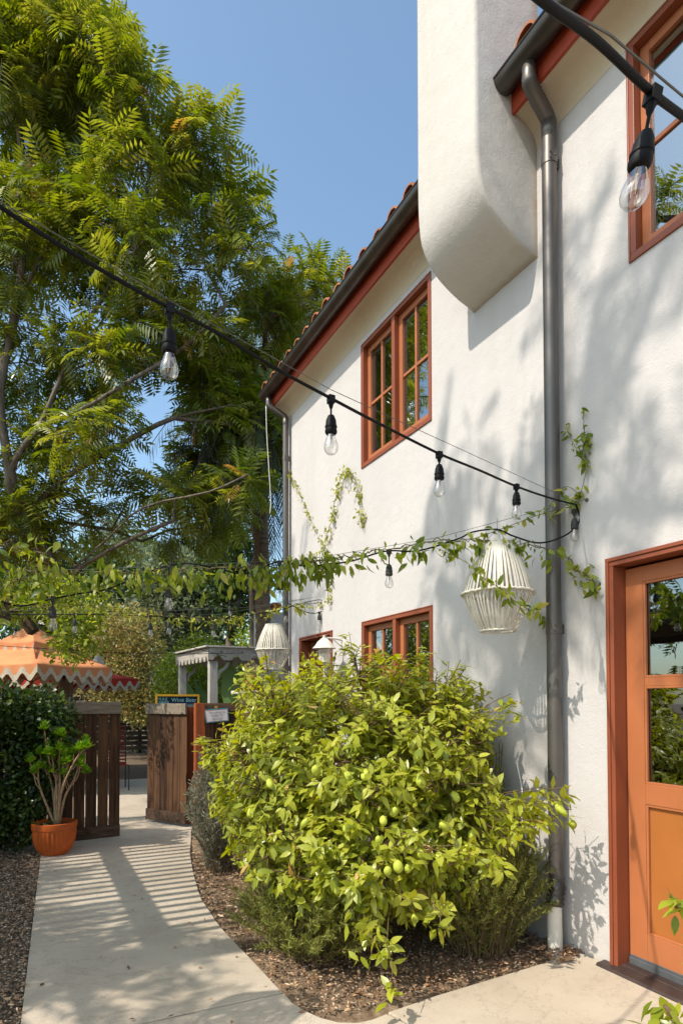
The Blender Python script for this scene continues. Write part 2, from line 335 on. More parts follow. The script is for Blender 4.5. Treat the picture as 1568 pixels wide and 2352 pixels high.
# numpy instancing of one leaf template into one mesh
def norm(a): return a/(np.linalg.norm(a, axis=-1, keepdims=True)+1e-9)
def frames(d, n):
    x = norm(d); y = norm(np.cross(n, x)); z = np.cross(x, y); return np.stack([x, y, z], -1)
def leafmesh(name, mat, tmpl, pos, d, n, scale, rnd, parent=None, org=None, smooth=True):
    TV, TF = tmpl; TV = np.array(TV, float); TF = np.array(TF, int); N = len(pos); k = len(TV)
    Rm = frames(np.array(d, float), np.array(n, float)); scale = np.array(scale, float)
    if scale.ndim == 1: scale = scale[:, None].repeat(3, 1)
    V = np.einsum('nij,nkj->nki', Rm, TV[None]*scale[:, None, :])+np.array(pos, float)[:, None, :]
    if parent is not None: org = ORG[parent.name]
    org = np.array(org if org is not None else V.reshape(-1, 3).mean(0)); V = (V-org).reshape(-1, 3)
    Fc = (TF[None]+(np.arange(N)*k)[:, None, None]).reshape(-1, TF.shape[1]); c = TF.shape[1]
    me = bpy.data.meshes.new(name); me.vertices.add(len(V)); me.vertices.foreach_set('co', V.astype(np.float32).ravel())
    me.loops.add(Fc.size); me.loops.foreach_set('vertex_index', Fc.astype(np.int32).ravel())
    me.polygons.add(len(Fc)); me.polygons.foreach_set('loop_start', (np.arange(len(Fc))*c).astype(np.int32))
    me.polygons.foreach_set('loop_total', np.full(len(Fc), c, np.int32))
    me.update(calc_edges=True); me.validate()
    if smooth: me.polygons.foreach_set('use_smooth', np.ones(len(me.polygons), bool))
    at = me.attributes.new('rnd', 'FLOAT', 'POINT'); at.data.foreach_set('value', np.repeat(np.array(rnd, np.float32), k))
    return link_mesh(name, me, mat, parent, org)
def leaf_tmpl(w=.45, fold=.12, droop=.18, wave=0):      # length 1 along x
    xs = [0, .2, .45, .72, 1.0]; ws = [.04, .36, .5, .34, .0]
    V = []
    for i, (x, q) in enumerate(zip(xs, ws)):
        z = -droop*x*x; e = q*w
        V += [(x, e, z+fold*e/.5*w+(wave if i % 2 else -wave)), (x, 0, z), (x, -e, z+fold*e/.5*w-(wave if i % 2 else -wave))]
    Fc = []
    for i in range(4):
        for j in (0, 1): a = i*3+j; Fc.append((a, a+1, a+4, a+3))
    return V, Fc
def diamond(w=.5, fold=.1): return [(0, 0, 0), (.45, w/2, fold), (1, 0, -.06), (.45, -w/2, fold)], [(0, 3, 2, 1)]
def pinnate(n=7, ll=.30, lw=.085, droop=.35, seed=0):
    rr = random.Random(seed); V = []; Fc = []
    def lf(p, d, l):
        d = np.array(d, float); d /= np.linalg.norm(d); side = np.cross(d, (0, 0, 1.)); side /= np.linalg.norm(side)
        b = len(V); V.extend([p, p+d*l*.42+side*lw/2+np.array((0, 0, .01)), p+d*l+np.array((0, 0, -.05)), p+d*l*.42-side*lw/2]); Fc.append((b, b+3, b+2, b+1))
    for i in range(n):
        x = .22+.74*i/(n-1); z = -droop*x*x; l = ll*(.8+.5*math.sin(math.pi*(i+1)/(n+1)))*rr.uniform(.85, 1.1)
        for s in (1, -1): lf(np.array((x, 0, z)), (.42, s, -.35+rr.uniform(-.15, .1)), l)
    lf(np.array((.98, 0, -droop)), (1, 0, -.7), ll*.8)
    b = len(V); V.extend([np.array((0, .006, 0)), np.array((0, -.006, 0)), np.array((1, -.003, -droop)), np.array((1, .003, -droop))]); Fc.append((b, b+1, b+2, b+3))
    return [tuple(v) for v in V], Fc
T_LEAF = leaf_tmpl(); T_VINE = leaf_tmpl(.44, .2, .40); T_DIA = diamond()
T_LEMON = leaf_tmpl(.41, .16, .22, .012)

def catmull(P, n=8):
    P = [np.array(p, float) for p in P]; Q = [2*P[0]-P[1]]+P+[2*P[-1]-P[-2]]; out = []
    for i in range(1, len(Q)-2):
        for t in np.linspace(0, 1, n, endpoint=False):
            a, b, c_, d_ = Q[i-1:i+3]
            out.append(.5*((2*b)+(-a+c_)*t+(2*a-5*b+4*c_-d_)*t*t+(-a+3*b-3*c_+d_)*t**3))
    return out+[P[-1]]

# ---- branching skeleton through crown blobs
def grow(mb, base, blobs, r0=.16, sides=6, wob=.12, minr=.012, limbs=()):
    nodes = [np.array(p, float) for p in base]; par = [-1]+list(range(len(base)-1)); isb = [0]*len(nodes)
    for L in limbs:
        C = catmull(L, 3); j = int(np.argmin([np.linalg.norm(np.array(C[0])-p) for p in nodes]))
        for q in C[1:]: nodes.append(np.array(q)); par.append(j); isb.append(0); j = len(nodes)-1
        isb[-1] = 4
    top = nodes[len(base)-1]
    order = sorted(range(len(blobs)), key=lambda i: np.linalg.norm(np.array(blobs[i][0])-top))
    for i in order:
        c = np.array(blobs[i][0], float)
        ds = [np.linalg.norm(c-p)+.15*np.linalg.norm(p-top)+(.8 if p[2] > c[2] else 0) for p in nodes[1:]]
        j = int(np.argmin(ds))+1; p = nodes[j]; L = np.linalg.norm(c-p); k = max(1, int(L/.7)); pj = j
        for q in range(1, k+1):
            f = q/(k+0.0); pt = p*(1-f)+c*f+(rng.normal(0, wob, 3)*min(1, L) if q < k else 0)+np.array((0, 0, -.12*L*math.sin(math.pi*f)))
            nodes.append(pt); par.append(pj); isb.append(0); pj = len(nodes)-1
        isb[-1] = 1
    cnt = [0.]*len(nodes)
    for i in range(len(nodes)-1, 0, -1):
        cnt[i] += isb[i]; cnt[par[i]] += cnt[i]
    tot = max(cnt[0], 1)
    rad = [max(minr, r0*math.sqrt(max(c, .3)/tot)) for c in cnt]
    kids = {}
    for i in range(1, len(nodes)): kids.setdefault(par[i], []).append(i)
    done = set()
    for i in range(1, len(nodes)):                       # chains
        if i in done: continue
        ch = [par[i], i]; done.add(i)
        while kids.get(ch[-1]):
            nx = max(kids[ch[-1]], key=lambda a: cnt[a])
            if nx in done: break
            ch.append(nx); done.add(nx)
        rr = [min(rad[ch[0]], rad[ch[1]]*1.15)]+[rad[c] for c in ch[1:]]
        mb.tube([nodes[c] for c in ch], rr, sides, r=.5)
    return mb
def rand_dirs(n): return norm(rng.normal(size=(n, 3)))
def cloud(blobs, per_m2, upbias=.0):
    """points and outward normals scattered through the outer shell of each blob"""
    P = []; Nn = []
    for b in blobs:
        c, r = np.array(b[0], float), b[1]; r3 = np.array(r if hasattr(r, '__len__') else (r, r, r), float)
        k = max(3, int(per_m2*4*math.pi*(r3.mean()**2))); d = rand_dirs(k)
        q = (rng.random(k)**.4)[:, None]; q = .35+.7*q
        P.append(c+d*r3*q); Nn.append(norm(d/r3+np.array((0, 0, upbias))))
    return np.concatenate(P), np.concatenate(Nn)

def pinnate_tree(name, label, cat, base, blobs, per_m2, leaf_len, mat, group=None, r0=.2, tips=5, bark='bark', twigs=True, limbs=()):
    root = thing(name, tuple(base[0]), label, cat, group)
    mb = MB(); grow(mb, base, blobs, r0, limbs=limbs)
    P, Nn = cloud(blobs, per_m2, .25)
    if twigs:
        cs = np.array([b[0] for b in blobs])
        for p in P[::2]:
            c = cs[np.argmin(((cs-p)**2).sum(1))]; mid = (p+c)/2+rng.normal(0, .04, 3)
            mb.tube([c, mid, p], [.012, .008, .004], 3, cap=False, r=.5)
    mb.build('trunk', M[bark], root, smooth=True)
    tm = [pinnate(8, .30, .078, .3, seed=1), pinnate(7, .33, .08, .45, seed=2)]
    for ti, T in enumerate(tm):
        sel = np.arange(len(P)) % len(tm) == ti; p, n = P[sel], Nn[sel]; N = len(p)
        a0 = rng.random(N)*6.28; pos = []; dd = []; nn = []; tone = rng.random(N)*.3
        rn = []
        for k in range(tips):
            a = a0+k*2*math.pi/tips+rng.normal(0, .25, N)
            u = norm(np.cross(n, np.array((.13, .2, 1.)))); v = np.cross(n, u)
            d = norm(u*np.cos(a)[:, None]+v*np.sin(a)[:, None]+n*rng.uniform(.15, .9, (N, 1))+np.array((0, 0, .12)))
            pos.append(p); dd.append(d); nn.append(norm(n*.5+np.array((0, 0, 1.))+rng.normal(0, .25, (N, 3)))); rn.append(tone+rng.beta(1.6, 2.6, N)*.75)
        rn = np.concatenate(rn); rn[rng.random(len(rn)) < .012] = .98
        leafmesh('foliage', mat, T, np.concatenate(pos), np.concatenate(dd), np.concatenate(nn), leaf_len*rng.uniform(.45, 1.2, N*tips), rn, root, smooth=False)
    return root
def leafy(name, label, cat, base, blobs, per_m2, leaf_len, mat, group=None, r0=.1, tmpl=None, width=1., up=.5, per_tip=1, twigs=False, droop=0., stem='bark', kind=None):
    root = thing(name, tuple(base[0]), label, cat, group)
    if kind: root['kind'] = kind
    mb = MB(); grow(mb, base, blobs, r0, 6, .06, .006)
    P, Nn = cloud(blobs, per_m2, .2)
    if twigs:
        cs = np.array([b[0] for b in blobs])
        for p in P[::3]:
            c = cs[np.argmin(((cs-p)**2).sum(1))]; mb.tube([c, (p+c)/2+rng.normal(0, .03, 3), p], [.008, .005, .003], 3, cap=False, r=.5)
    mb.build('branch', M[stem], root, smooth=True)
    pos = []; dd = []
    for k in range(per_tip):
        pos.append(P+rng.normal(0, leaf_len*.25*(per_tip > 1), P.shape)); dd.append(norm(Nn*.8+rng.normal(0, .7, P.shape)+np.array((0, 0, -droop))))
    pos = np.concatenate(pos); dd = np.concatenate(dd)
    nn = norm(np.array((0, 0, up))+rng.normal(0, .6, pos.shape)+np.tile(Nn, (per_tip, 1))*.5)
    leafmesh('foliage', mat, tmpl or T_DIA, pos, dd, nn, leaf_len*rng.uniform(.7, 1.2, (len(pos), 1))*np.array((1, width, 1)), rng.beta(2, 2.2, len(pos)), root, smooth=False)
    return root

# ================================================================ ground and paving
def lerp_poly(Y, tab): ys, xs = zip(*tab); return float(np.interp(Y, ys, xs))
g = MB()
g.add([(-400, -400, -.06), (400, -400, -.06), (400, 400, -.06), (-400, 400, -.06)], [(0, 1, 2, 3)]); structure(g.build('ground', M['dirt'], org=(0, 0, 0)))
RIGHT = [(3.2, 1.23), (3.7, 1.22), (4.3, 1.20), (5.05, 1.24), (5.8, 1.36), (6.55, 1.50), (7.2, 1.66), (7.8, 1.80), (8.4, 2.0), (9.2, 2.3), (13.4, 3.1)]
LEFT = [(3.2, -.03), (7.29, .13), (7.6, .17), (8.2, .55), (13.4, .9)]
def slab(y0, y1, n=10):
    ys = np.linspace(y0, y1, n+1); return [(lerp_poly(y, LEFT), y) for y in ys]+[(lerp_poly(y, RIGHT), y) for y in ys[::-1]]
J = .006
p = MB()
for a, b in ((3.2+J, 5.2-J), (5.2+J, 7.5-J), (7.5+J, 9.6-J), (9.6+J, 11.5-J), (11.5+J, 13.4)): p.prism(slab(a, b)[::-1], -.06, 0)
bed_front = [(1.235, 3.2-J), (1.235, 3.08), (1.26, 2.97), (1.30, 2.87), (1.36, 2.79), (1.44, 2.745), (1.52, 2.74), (1.615, 2.765)]
p.prism([(-.035, 3.2-J), (-.3, -3), (1.93, -3), (1.93, 1.6), (1.61, 2.757)]+bed_front[::-1][1:], -.06, 0)
p.prism([(1.625, 2.768), (1.942, 1.6), (1.942, -3), (3.078, -3), (3.078, 2.93), (2.75, 2.87), (2.3, 2.835), (1.95, 2.81)], -.06, 0)
structure(p.build('path', M['concrete'], org=(0, 0, 0), bevel=.004))
# bed and side ground, a rough sheet each
def rough_sheet(name, mat, x0, x1, y0, y1, z, amp, nx, ny, keep=None):
    V = []; Fc = []
    for j in range(ny+1):
        for i in range(nx+1):
            x = x0+(x1-x0)*i/nx; y = y0+(y1-y0)*j/ny
            V.append((x, y, z+amp*(math.sin(x*7+y*3)*.4+math.sin(y*9-x*4)*.3+random.uniform(-.3, .3))))
    for j in range(ny):
        for i in range(nx):
            a = j*(nx+1)+i; Fc.append((a, a+1, a+nx+2, a+nx+1))
    m = MB(); m.add(V, Fc, .5); return structure(m.build(name, mat, org=(0, 0, 0), smooth=True))
rough_sheet('planting_bed', M['bedsoil'], 1.1, 3.07, 2.7, 7.8, -.03, .02, 60, 120)
rough_sheet('gravel_strip', M['gravel'], -5, .2, -2, 8.2, -.03, .012, 60, 100)
rough_sheet('courtyard', M['dirt'], -9, 9, 8.2, 30, -.045, .008, 60, 80)

def inside_bed(x, y):
    if y > 3.2: return x > lerp_poly(y, RIGHT)+.01 and x < 3.05
    return x > 1.26 and y > 2.86 and not (x > 1.26 and x < 1.45 and y < 2.9)
def scatter(name, mat, n, test, box, tmpl, s0, s1, z0, flat, label, cat='ground cover', cl=None):
    pos = []
    while len(pos) < n:
        x, y = random.uniform(box[0], box[1]), random.uniform(box[2], box[3])
        if test(x, y): pos.append((x, y, z0+random.uniform(0, .018)))
    pos = np.array(pos); N = len(pos); a = rng.random(N)*6.28
    d = np.stack([np.cos(a), np.sin(a), rng.normal(0, .3*flat, N)], 1); nn = np.stack([rng.normal(0, flat, N), rng.normal(0, flat, N), np.ones(N)], 1)
    o = leafmesh(name, mat, tmpl, pos, d, nn, rng.uniform(s0, s1, N)[:, None]*rng.uniform(.6, 1.1, (N, 3)), rng.random(N), None, (0, 0, 0), smooth=False)
    return tag(o, label, cat, None, 'stuff')
def rock_t():
    V = [(0, 0, .35)]+[(.5*math.cos(a), .4*math.sin(a), .05) for a in np.linspace(0, 2*math.pi, 6)[:-1]]+[(0, 0, -.2)]
    Fc = [(0, 1+i, 1+(i+1) % 5) for i in range(5)]+[(6, 1+(i+1) % 5, 1+i) for i in range(5)]; return V, Fc
CH = ([(0, 0, 0), (.5, .16, .08), (1, 0, 0), (.5, -.16, .05)], [(0, 3, 2, 1)])
scatter('mulch', M['chips'], 9000, inside_bed, (1.2, 3.08, 2.74, 6.6), CH, .02, .055, -.005, .35, 'brown wood chip mulch and fallen leaves under the lemon bush', 'mulch')
scatter('pea_gravel', M['pebble'], 9000, inside_bed, (1.2, 3.08, 2.74, 6.6), rock_t(), .010, .024, -.012, .2, 'pale pea gravel mixed into the planting bed beside the path', 'gravel')
scatter('gravel', M['pebble'], 15000, lambda x, y: x < lerp_poly(y, LEFT)-.005, (-1.1, .2, 2.9, 7.5), rock_t(), .012, .03, -.012, .2, 'loose brown gravel along the left edge of the concrete path', 'gravel')
scatter('leaf_litter', M['chips'], 3200, lambda x, y: x < lerp_poly(y, LEFT)-.0, (-1.1, .2, 2.9, 7.6), CH, .02, .05, .0, .4, 'dry fallen leaves over the gravel left of the path', 'leaves')
scatter('fallen_leaves', M['chips'], 90, lambda x, y: lerp_poly(y, LEFT)+.05 < x < lerp_poly(y, RIGHT)-.02, (0, 1.8, 2.6, 8), CH, .02, .06, .002, .2, 'few curled dry leaves scattered on the concrete path', 'leaves')
def corner_t(x, y): return y < 3.1-(x-2.72)*.1 and x > 2.62
scatter('leaf_pile', M['chips'], 130, lambda x, y: (x-2.95)**2+(y-2.93)**2 < .02, (2.6, 3.07, 2.7, 3.1), CH, .03, .07, .005, .6, 'small heap of dry curled leaves at the foot of the white downpipe end', 'leaves')

# ================================================================ the house
ZT = 5.40
house = thing('house', (D, 3, 0), 'white stucco two storey house with rust red windows and doors', 'house')
def holed_wall(mb, X0, X1, y0, y1, z0, z1, holes):
    ys = sorted({y0, y1}|{h[0] for h in holes}|{h[1] for h in holes}); zs = sorted({z0, z1}|{h[2] for h in holes}|{h[3] for h in holes})
    idx = {}; V = []; Fc = []
    def vi(x, y, z):
        k = (x, y, z)
        if k not in idx: idx[k] = len(V); V.append(k)
        return idx[k]
    def hole(a, b): return any(h[0] < a < h[1] and h[2] < b < h[3] for h in holes)
    for i in range(len(ys)-1):
        for j in range(len(zs)-1):
            ya, yb, za, zb = ys[i], ys[i+1], zs[j], zs[j+1]
            if hole((ya+yb)/2, (za+zb)/2): continue
            Fc.append((vi(X0, ya, za), vi(X0, ya, zb), vi(X0, yb, zb), vi(X0, yb, za)))
    for (a, b, c, d) in holes:
        Fc += [(vi(X0, a, c), vi(X1, a, c), vi(X1, a, d), vi(X0, a, d)), (vi(X0, b, c), vi(X0, b, d), vi(X1, b, d), vi(X1, b, c)),
               (vi(X0, a, d), vi(X1, a, d), vi(X1, b, d), vi(X0, b, d)), (vi(X0, a, c), vi(X0, b, c), vi(X1, b, c), vi(X1, a, c))]
    mb.add(V, Fc, .5)
YF = 7.84
WUL = (4.48, 5.73, 3.99, 5.27); WLL = (4.48, 5.73, 1.09, 2.37); WUR = (1.21, 2.46, 4.09, 5.36)
DR = (1.50, 2.655, 0., 2.40); D2 = (6.45, 7.40, 0., 2.37)
wm = MB(); holed_wall(wm, D, D+.24, -4, YF, -.05, ZT+.25, [WUL, WLL, WUR, DR, D2])
wm.add([(D, YF, -.05), (D, YF, ZT+.25), (9, YF, ZT+.25), (9, YF, -.05)], [(0, 1, 2, 3)], .5)
wm.add([(9, YF, -.05), (9, YF, ZT+.25), (9, -4, ZT+.25), (9, -4, -.05)], [(0, 1, 2, 3)], .5)
wm.add([(D, -4, -.05), (9, -4, -.05), (9, -4, ZT+.25), (D, -4, ZT+.25)], [(0, 1, 2, 3)], .5)
# cable staples and a crack stay in the finish; small vent below the bush window
wm.build('wall', M['stucco'], house)
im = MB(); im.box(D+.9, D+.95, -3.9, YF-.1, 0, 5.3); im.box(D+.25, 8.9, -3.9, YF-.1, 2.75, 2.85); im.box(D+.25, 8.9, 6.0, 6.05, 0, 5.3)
im.build('room_partition', M['interior'], house)
# roof
rf = MB(); sl_ = math.tan(R_(19))
def roofz(x): return 5.66+(x-2.86)*sl_
rf.add([(2.86, -4.2, roofz(2.86)), (6.1, -4.2, roofz(6.1)), (6.1, YF+.12, roofz(6.1)), (2.86, YF+.12, roofz(2.86)),
        (2.86, -4.2, roofz(2.86)-.05), (6.1, -4.2, roofz(6.1)-.05), (6.1, YF+.12, roofz(6.1)-.05), (2.86, YF+.12, roofz(2.86)-.05)],
       [(0, 1, 2, 3), (7, 6, 5, 4), (0, 3, 7, 4), (3, 2, 6, 7), (1, 0, 4, 5)])
rf.add([(6.1, -4.2, roofz(6.1)), (9.4, -4.2, 5.6), (9.4, YF+.12, 5.6), (6.1, YF+.12, roofz(6.1))], [(0, 1, 2, 3)])
y = -4.1
while y < YF+.12:
    if not (3.16 < y < 3.93):
        for row in range(3):
            x0 = 2.725+row*.38+random.uniform(-.015, .015); z0 = roofz(x0)+.085+random.uniform(0, .008)
            V = []; nseg = 8
            for (xx, rr) in ((x0, .095), (x0+.46, .082)):
                for q in range(nseg+1):
                    a = math.pi*q/nseg; V.append((xx, y+rr*math.cos(a), z0+(xx-x0)*sl_-.03+rr*math.sin(a)*.95))
                for q in range(nseg+1):
                    a = math.pi*q/nseg; V.append((xx, y+(rr-.016)*math.cos(a), z0+(xx-x0)*sl_-.03+(rr-.016)*math.sin(a)*.95))
            k = nseg+1
            Fc = [(q, q+1, 2*k+q+1, 2*k+q) for q in range(nseg)]+[(k+q+1, k+q, 3*k+q, 3*k+q+1) for q in range(nseg)]+[(q+1, q, k+q, k+q+1) for q in range(nseg)]
            rf.add(V, Fc)
    y += .27
roof = rf.build('roof', M['tile'], house)
for (ya, yb) in ((-4.2, 3.199), (3.891, YF+.12)):
    s = MB(); prof = [(2.885, 5.505), (2.93, 5.50), (2.97, 5.485), (3.01, 5.46), (3.045, 5.43), (3.07, 5.39), (3.078, 5.35)]
    V = [(x, yy, z) for yy in (ya, yb) for x, z in prof]+[(3.078, yb, 5.62), (2.885, yb, 5.62), (3.078, ya, 5.62), (2.885, ya, 5.62)]; k = len(prof)
    s.add(V, [(i+1, i, k+i, k+i+1) for i in range(k-1)]+[tuple(range(k, 2*k))+(2*k, 2*k+1), tuple(range(k-1, -1, -1))+(2*k+3, 2*k+2)][:2], .5); s.build('soffit', M['soffit'], house, smooth='auto')
    f = MB(); f.box(2.858, 2.884, ya, yb, 5.49, 5.665); f.build('fascia', M['fascia'], house, bevel=.003)
def gutter(y0, y1, cx=2.785, cz=5.665, r=.078, end=True):
    m = MB(); n = 14; V = []
    for yy in (y0, y1):
        for q in range(n+1):
            a = math.pi+math.pi*q/n; V.append((cx+r*math.cos(a), yy, cz+r*math.sin(a)))
        for q in range(n+1):
            a = math.pi+math.pi*q/n; V.append((cx+(r-.004)*math.cos(a), yy, cz+(r-.004)*math.sin(a)))
    k = n+1
    Fc = [(q, q+1, 2*k+q+1, 2*k+q) for q in range(n)]+[(k+q+1, k+q, 3*k+q, 3*k+q+1) for q in range(n)]+[tuple(range(k)), tuple(range(3*k-1, 2*k-1, -1))]
    m.add(V, Fc, .5); m.tube([(cx-r, y0, cz+.003), (cx-r, y1, cz+.003)], .008, 6)
    gt = m.build('gutter', M['bronze'], house, smooth='auto'); return gt
gutter(3.893, YF+.13); gutter(-4.2, 3.197)
def downpipe(yc, r, ztop, zb, gx, parent, mat, joints, px=None, gy=None):
    m = MB(); px = px or D-r-.03; gy = yc if gy is None else gy
    P = [(gx, gy, 5.60), (gx, gy, 5.53), (gx, gy, 5.50)]
    A = np.array((gx, gy, 5.50)); B = np.array((px, yc, ztop)); 
    for f in np.linspace(.05, .95, 34):
        e = f*f*(3-2*f); P.append((A[0]+(B[0]-A[0])*e, A[1]+(B[1]-A[1])*e, A[2]+(B[2]-A[2])*f))
    P += [(px, yc, ztop-.05), (px, yc, ztop-.1)]
    rad = [r*.92, r*.92, r]+[r*(1+(.06 if i % 2 else -.03)) for i in range(34)]+[r, r]
    o = m.tube(P, rad, 18).build('downpipe_elbow', mat, parent, smooth=True)
    m = MB(); m.tube([(px, yc, ztop-.08), (px, yc, zb)], r, 24)
    o = m.build('downpipe', mat, parent, smooth='auto')
    for z in joints:
        m = MB(); m.lathe([(r+.001, -.035), (r+.004, -.035), (r+.004, .035), (r+.001, .035)], (px, yc, z), 24)
        m.box(px, D, yc-.012, yc+.012, z-.03, z+.03)
        m.lathe([(0, .006), (.006, .004), (.007, 0)], (px-.0, yc-r-.004, z), 8)
        for dz in (-.018, .018):
            m.tube([(px-.03, yc-r*.9, z+dz), (px-.032, yc-r*.98-.004, z+dz)], .0055, 6)
        m.build('pipe_bracket', mat, o, smooth='auto')
    return o, px
dp, px = downpipe(3.01, .047, 5.33, .42, 2.80, house, M['bronze_pipe'], (5.08, 2.02), gy=2.97)
m = MB(); P = [(px, 3.01, .44), (px, 3.01, .37), (px-.012, 3.01, .33), (px-.03, 3.0, .295), (px-.035, 2.998, .27)]
m.tube(P, [.051, .051, .052, .053, .054], 20); [m.lathe([(.054, -.003), (.0565, 0), (.054, .003)], (px-.02*i/3, 3.005, .375-i*.032), 20) for i in range(4)]
m.build('downpipe_boot', M['bronze'], dp, smooth=True)
m = MB(); m.tube([(px-.034, 2.998, .28), (px-.028, 2.998, -.04)], .046, 24); m.build('drain_pipe', M['pvc'], dp, smooth='auto')
dp2, px2 = downpipe(7.74, .040, 5.30, 0, 2.80, house, M['bronze_pipe'], (4.78, 2.0), gy=7.82)

# chimney breast with its curved underside
c = MB(); xo = 2.553; y0, y1 = 3.2, 3.89
prof = [tuple(q) for q in catmull([(D+.002, 4.585), (2.985, 4.618), (2.895, 4.652), (2.76, 4.728), (2.66, 4.815), (2.588, 4.94), (2.561, 5.10), (2.553, 5.33), (2.553, 5.6)], 5)]
prof.append((xo, 7.6)); rb = .035; k = len(prof); V = []
seg = 4
ring = []
for (x, z) in prof:
    row = [(D+.02, y0, z)]
    e = min(rb, max(0.0005, (D-x)*.45))
    for q in range(seg+1):
        a = math.pi/2*q/seg; row.append((x+e-e*math.sin(a), y0+e-e*math.cos(a), z))
    for q in range(seg+1):
        a = math.pi/2*q/seg; row.append((x+e-e*math.cos(a), y1-e+e*math.sin(a), z))
    row.append((D+.02, y1, z)); ring.append(row)
n = len(ring[0]); V = [v for row in ring for v in row]
c.add(V, [(i*n+j, i*n+j+1, (i+1)*n+j+1, (i+1)*n+j) for i in range(k-1) for j in range(n-1)], .5)
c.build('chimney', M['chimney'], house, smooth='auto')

# windows
def window(name, h, mats='rust', rec=.045, ncase=2, muntin=True, panes=(2, 2), curtain=None, hmid=None, k=.5, parent=house):
    ya, yb, za, zb = h; X = D+rec
    fr = MB(); e = .035
    for (a, b, cc, d) in ((ya, yb, zb-e, zb), (ya, yb, za, za+e), (ya, ya+e, za+e, zb-e), (yb-e, yb, za+e, zb-e)): fr.box(D-.008, D+.13, a, b, cc, d)
    if ncase == 2: fr.box(D-.004, D+.12, (ya+yb)/2-.028, (ya+yb)/2+.028, za+e, zb-e)
    # slim bead round the outside
    for (a, b, cc, d) in ((ya-.012, yb+.012, zb, zb+.012), (ya-.012, yb+.012, za-.012, za), (ya-.012, ya, za, zb), (yb, yb+.012, za, zb)): fr.box(D-.012, D+.05, a, b, cc, d)
    o = fr.build(name, M[mats], parent, bevel=.003)
    cells = [(ya+e, (ya+yb)/2-.028), ((ya+yb)/2+.028, yb-e)] if ncase == 2 else [(ya+e, yb-e)]
    for (a, b) in cells:
        a += .003; b -= .003; s = MB(); c0, c1 = za+e+.003, zb-e-.003; st = .058
        s.box(X, X+.045, a, a+st, c0, c1); s.box(X, X+.045, b-st, b, c0, c1); s.box(X, X+.045, a+st, b-st, c0, c0+st+.01); s.box(X, X+.045, a+st, b-st, c1-st, c1)
        mz = (c0+c1)/2 if hmid is None else hmid; my = (a+b)/2
        bw = .014
        s.box(X+.006, X+.038, my-bw, my+bw, c0+st+.01, c1-st)
        s.box(X+.009, X+.035, a+st, my-bw, mz-bw, mz+bw); s.box(X+.009, X+.035, my+bw, b-st, mz-bw, mz+bw)
        if panes == (2, 2):
            pass
        so_ = s.build('sash', M['rustv'] if mats == 'rust' else M[mats], o, bevel=.003)
        gl = MB(); gl.box(X+.022, X+.026, a+st-.004, b-st+.004, c0+st, c1-st+.004); gl.build('pane', GL[k], o)
    return o
GL = {1: m_window('reflective_window_glass', .34, (.5, .56, .55, 1)), 2: m_window('sky_reflecting_glass', .40, (.35, .4, .45, 1)), 3: m_window('door_glass', .26, (.35, .4, .38, 1))}
wul = window('window', WUL, k=1); wll = window('window', WLL, k=1, hmid=1.69); wur = window('window', WUR, k=2)
wul['label'] = 'upstairs window over the lemon bush'; wll['label'] = 'ground floor window half hidden by lemon leaves'; wur['label'] = 'upper window reflecting plain blue sky'
cu = MB()
for (a, b) in ((5.14, 5.34), (4.52, 4.60)):
    V = []; n = 24
    for zz in (4.02, 5.24):
        for i in range(n+1): V.append((D+.22+.02*math.sin(i*1.9), a+(b-a)*i/n, zz))
    cu.add(V, [(i, i+1, n+2+i, n+1+i) for i in range(n)])
cu.build('curtain', M['curtain'], house, smooth=True)

# front door on the right
def door_trim(h, parent, name='door_frame', wd=.05, depth=.16):
    ya, yb, za, zb = h; f = MB()
    for s_, (w0, w1, xo_) in enumerate(((0, wd*.45, .022), (wd*.45, wd, .014))):
        f.box(D-xo_, D+depth, yb-w1, yb-w0, za, zb-w0 if s_ == 0 else zb-w1+.0); f.box(D-xo_, D+depth, ya+w0, ya+w1, za, zb-w0 if s_ == 0 else zb-w1)
        f.box(D-xo_-.001, D+depth, ya+w0, yb-w0, zb-w1, zb-w0-.0005)
    return f.build(name, M['rust'], parent, bevel=.003)
fd = door_trim((1.50, 2.655, .012, 2.40), house)
XD = 3.165; ya, yb = 1.50+.055, 2.655-.055
d = MB(); st = .115; g0, g1, g2 = 1.08, 1.665, 2.245
d.box(XD, XD+.045, yb-st, yb, .075, 2.335); d.box(XD, XD+.045, ya, ya+st, .075, 2.335)
yi0, yi1 = ya+st, yb-st
d.box(XD+.0005, XD+.0445, yi0, yi1, 2.245, 2.335); d.box(XD+.0005, XD+.0445, yi0, yi1, .965, 1.08); d.box(XD+.0005, XD+.0445, yi0, yi1, .075, .225)
d.box(XD+.004, XD+.040, yi0, yi1, g1-.024, g1+.024)
door = d.build('door', M['rustv'], house, bevel=.0025)
d = MB()
for (z0, z1) in ((.225, .965),):
    d.box(XD+.022, XD+.032, yi0, yi1, z0, z1)
d.build('door_panel', M['panel'], door)
d = MB(); e = .014
for (z0, z1) in ((.225, .965), (1.08, g1-.024), (g1+.024, 2.245)):
    d.box(XD+.004, XD+.021, yi0, yi0+e, z0, z1); d.box(XD+.004, XD+.021, yi1-e, yi1, z0, z1); d.box(XD+.004, XD+.0205, yi0+e, yi1-e, z0, z0+e); d.box(XD+.004, XD+.0205, yi0+e, yi1-e, z1-e, z1)
d.build('glazing_bead', M['rustv'], door, bevel=.002)
d = MB(); d.box(XD+.024, XD+.028, yi0, yi1, 1.08, g1-.024); d.box(XD+.024, XD+.028, yi0, yi1, g1+.024, 2.245); d.build('door_glass', GL[3], door)
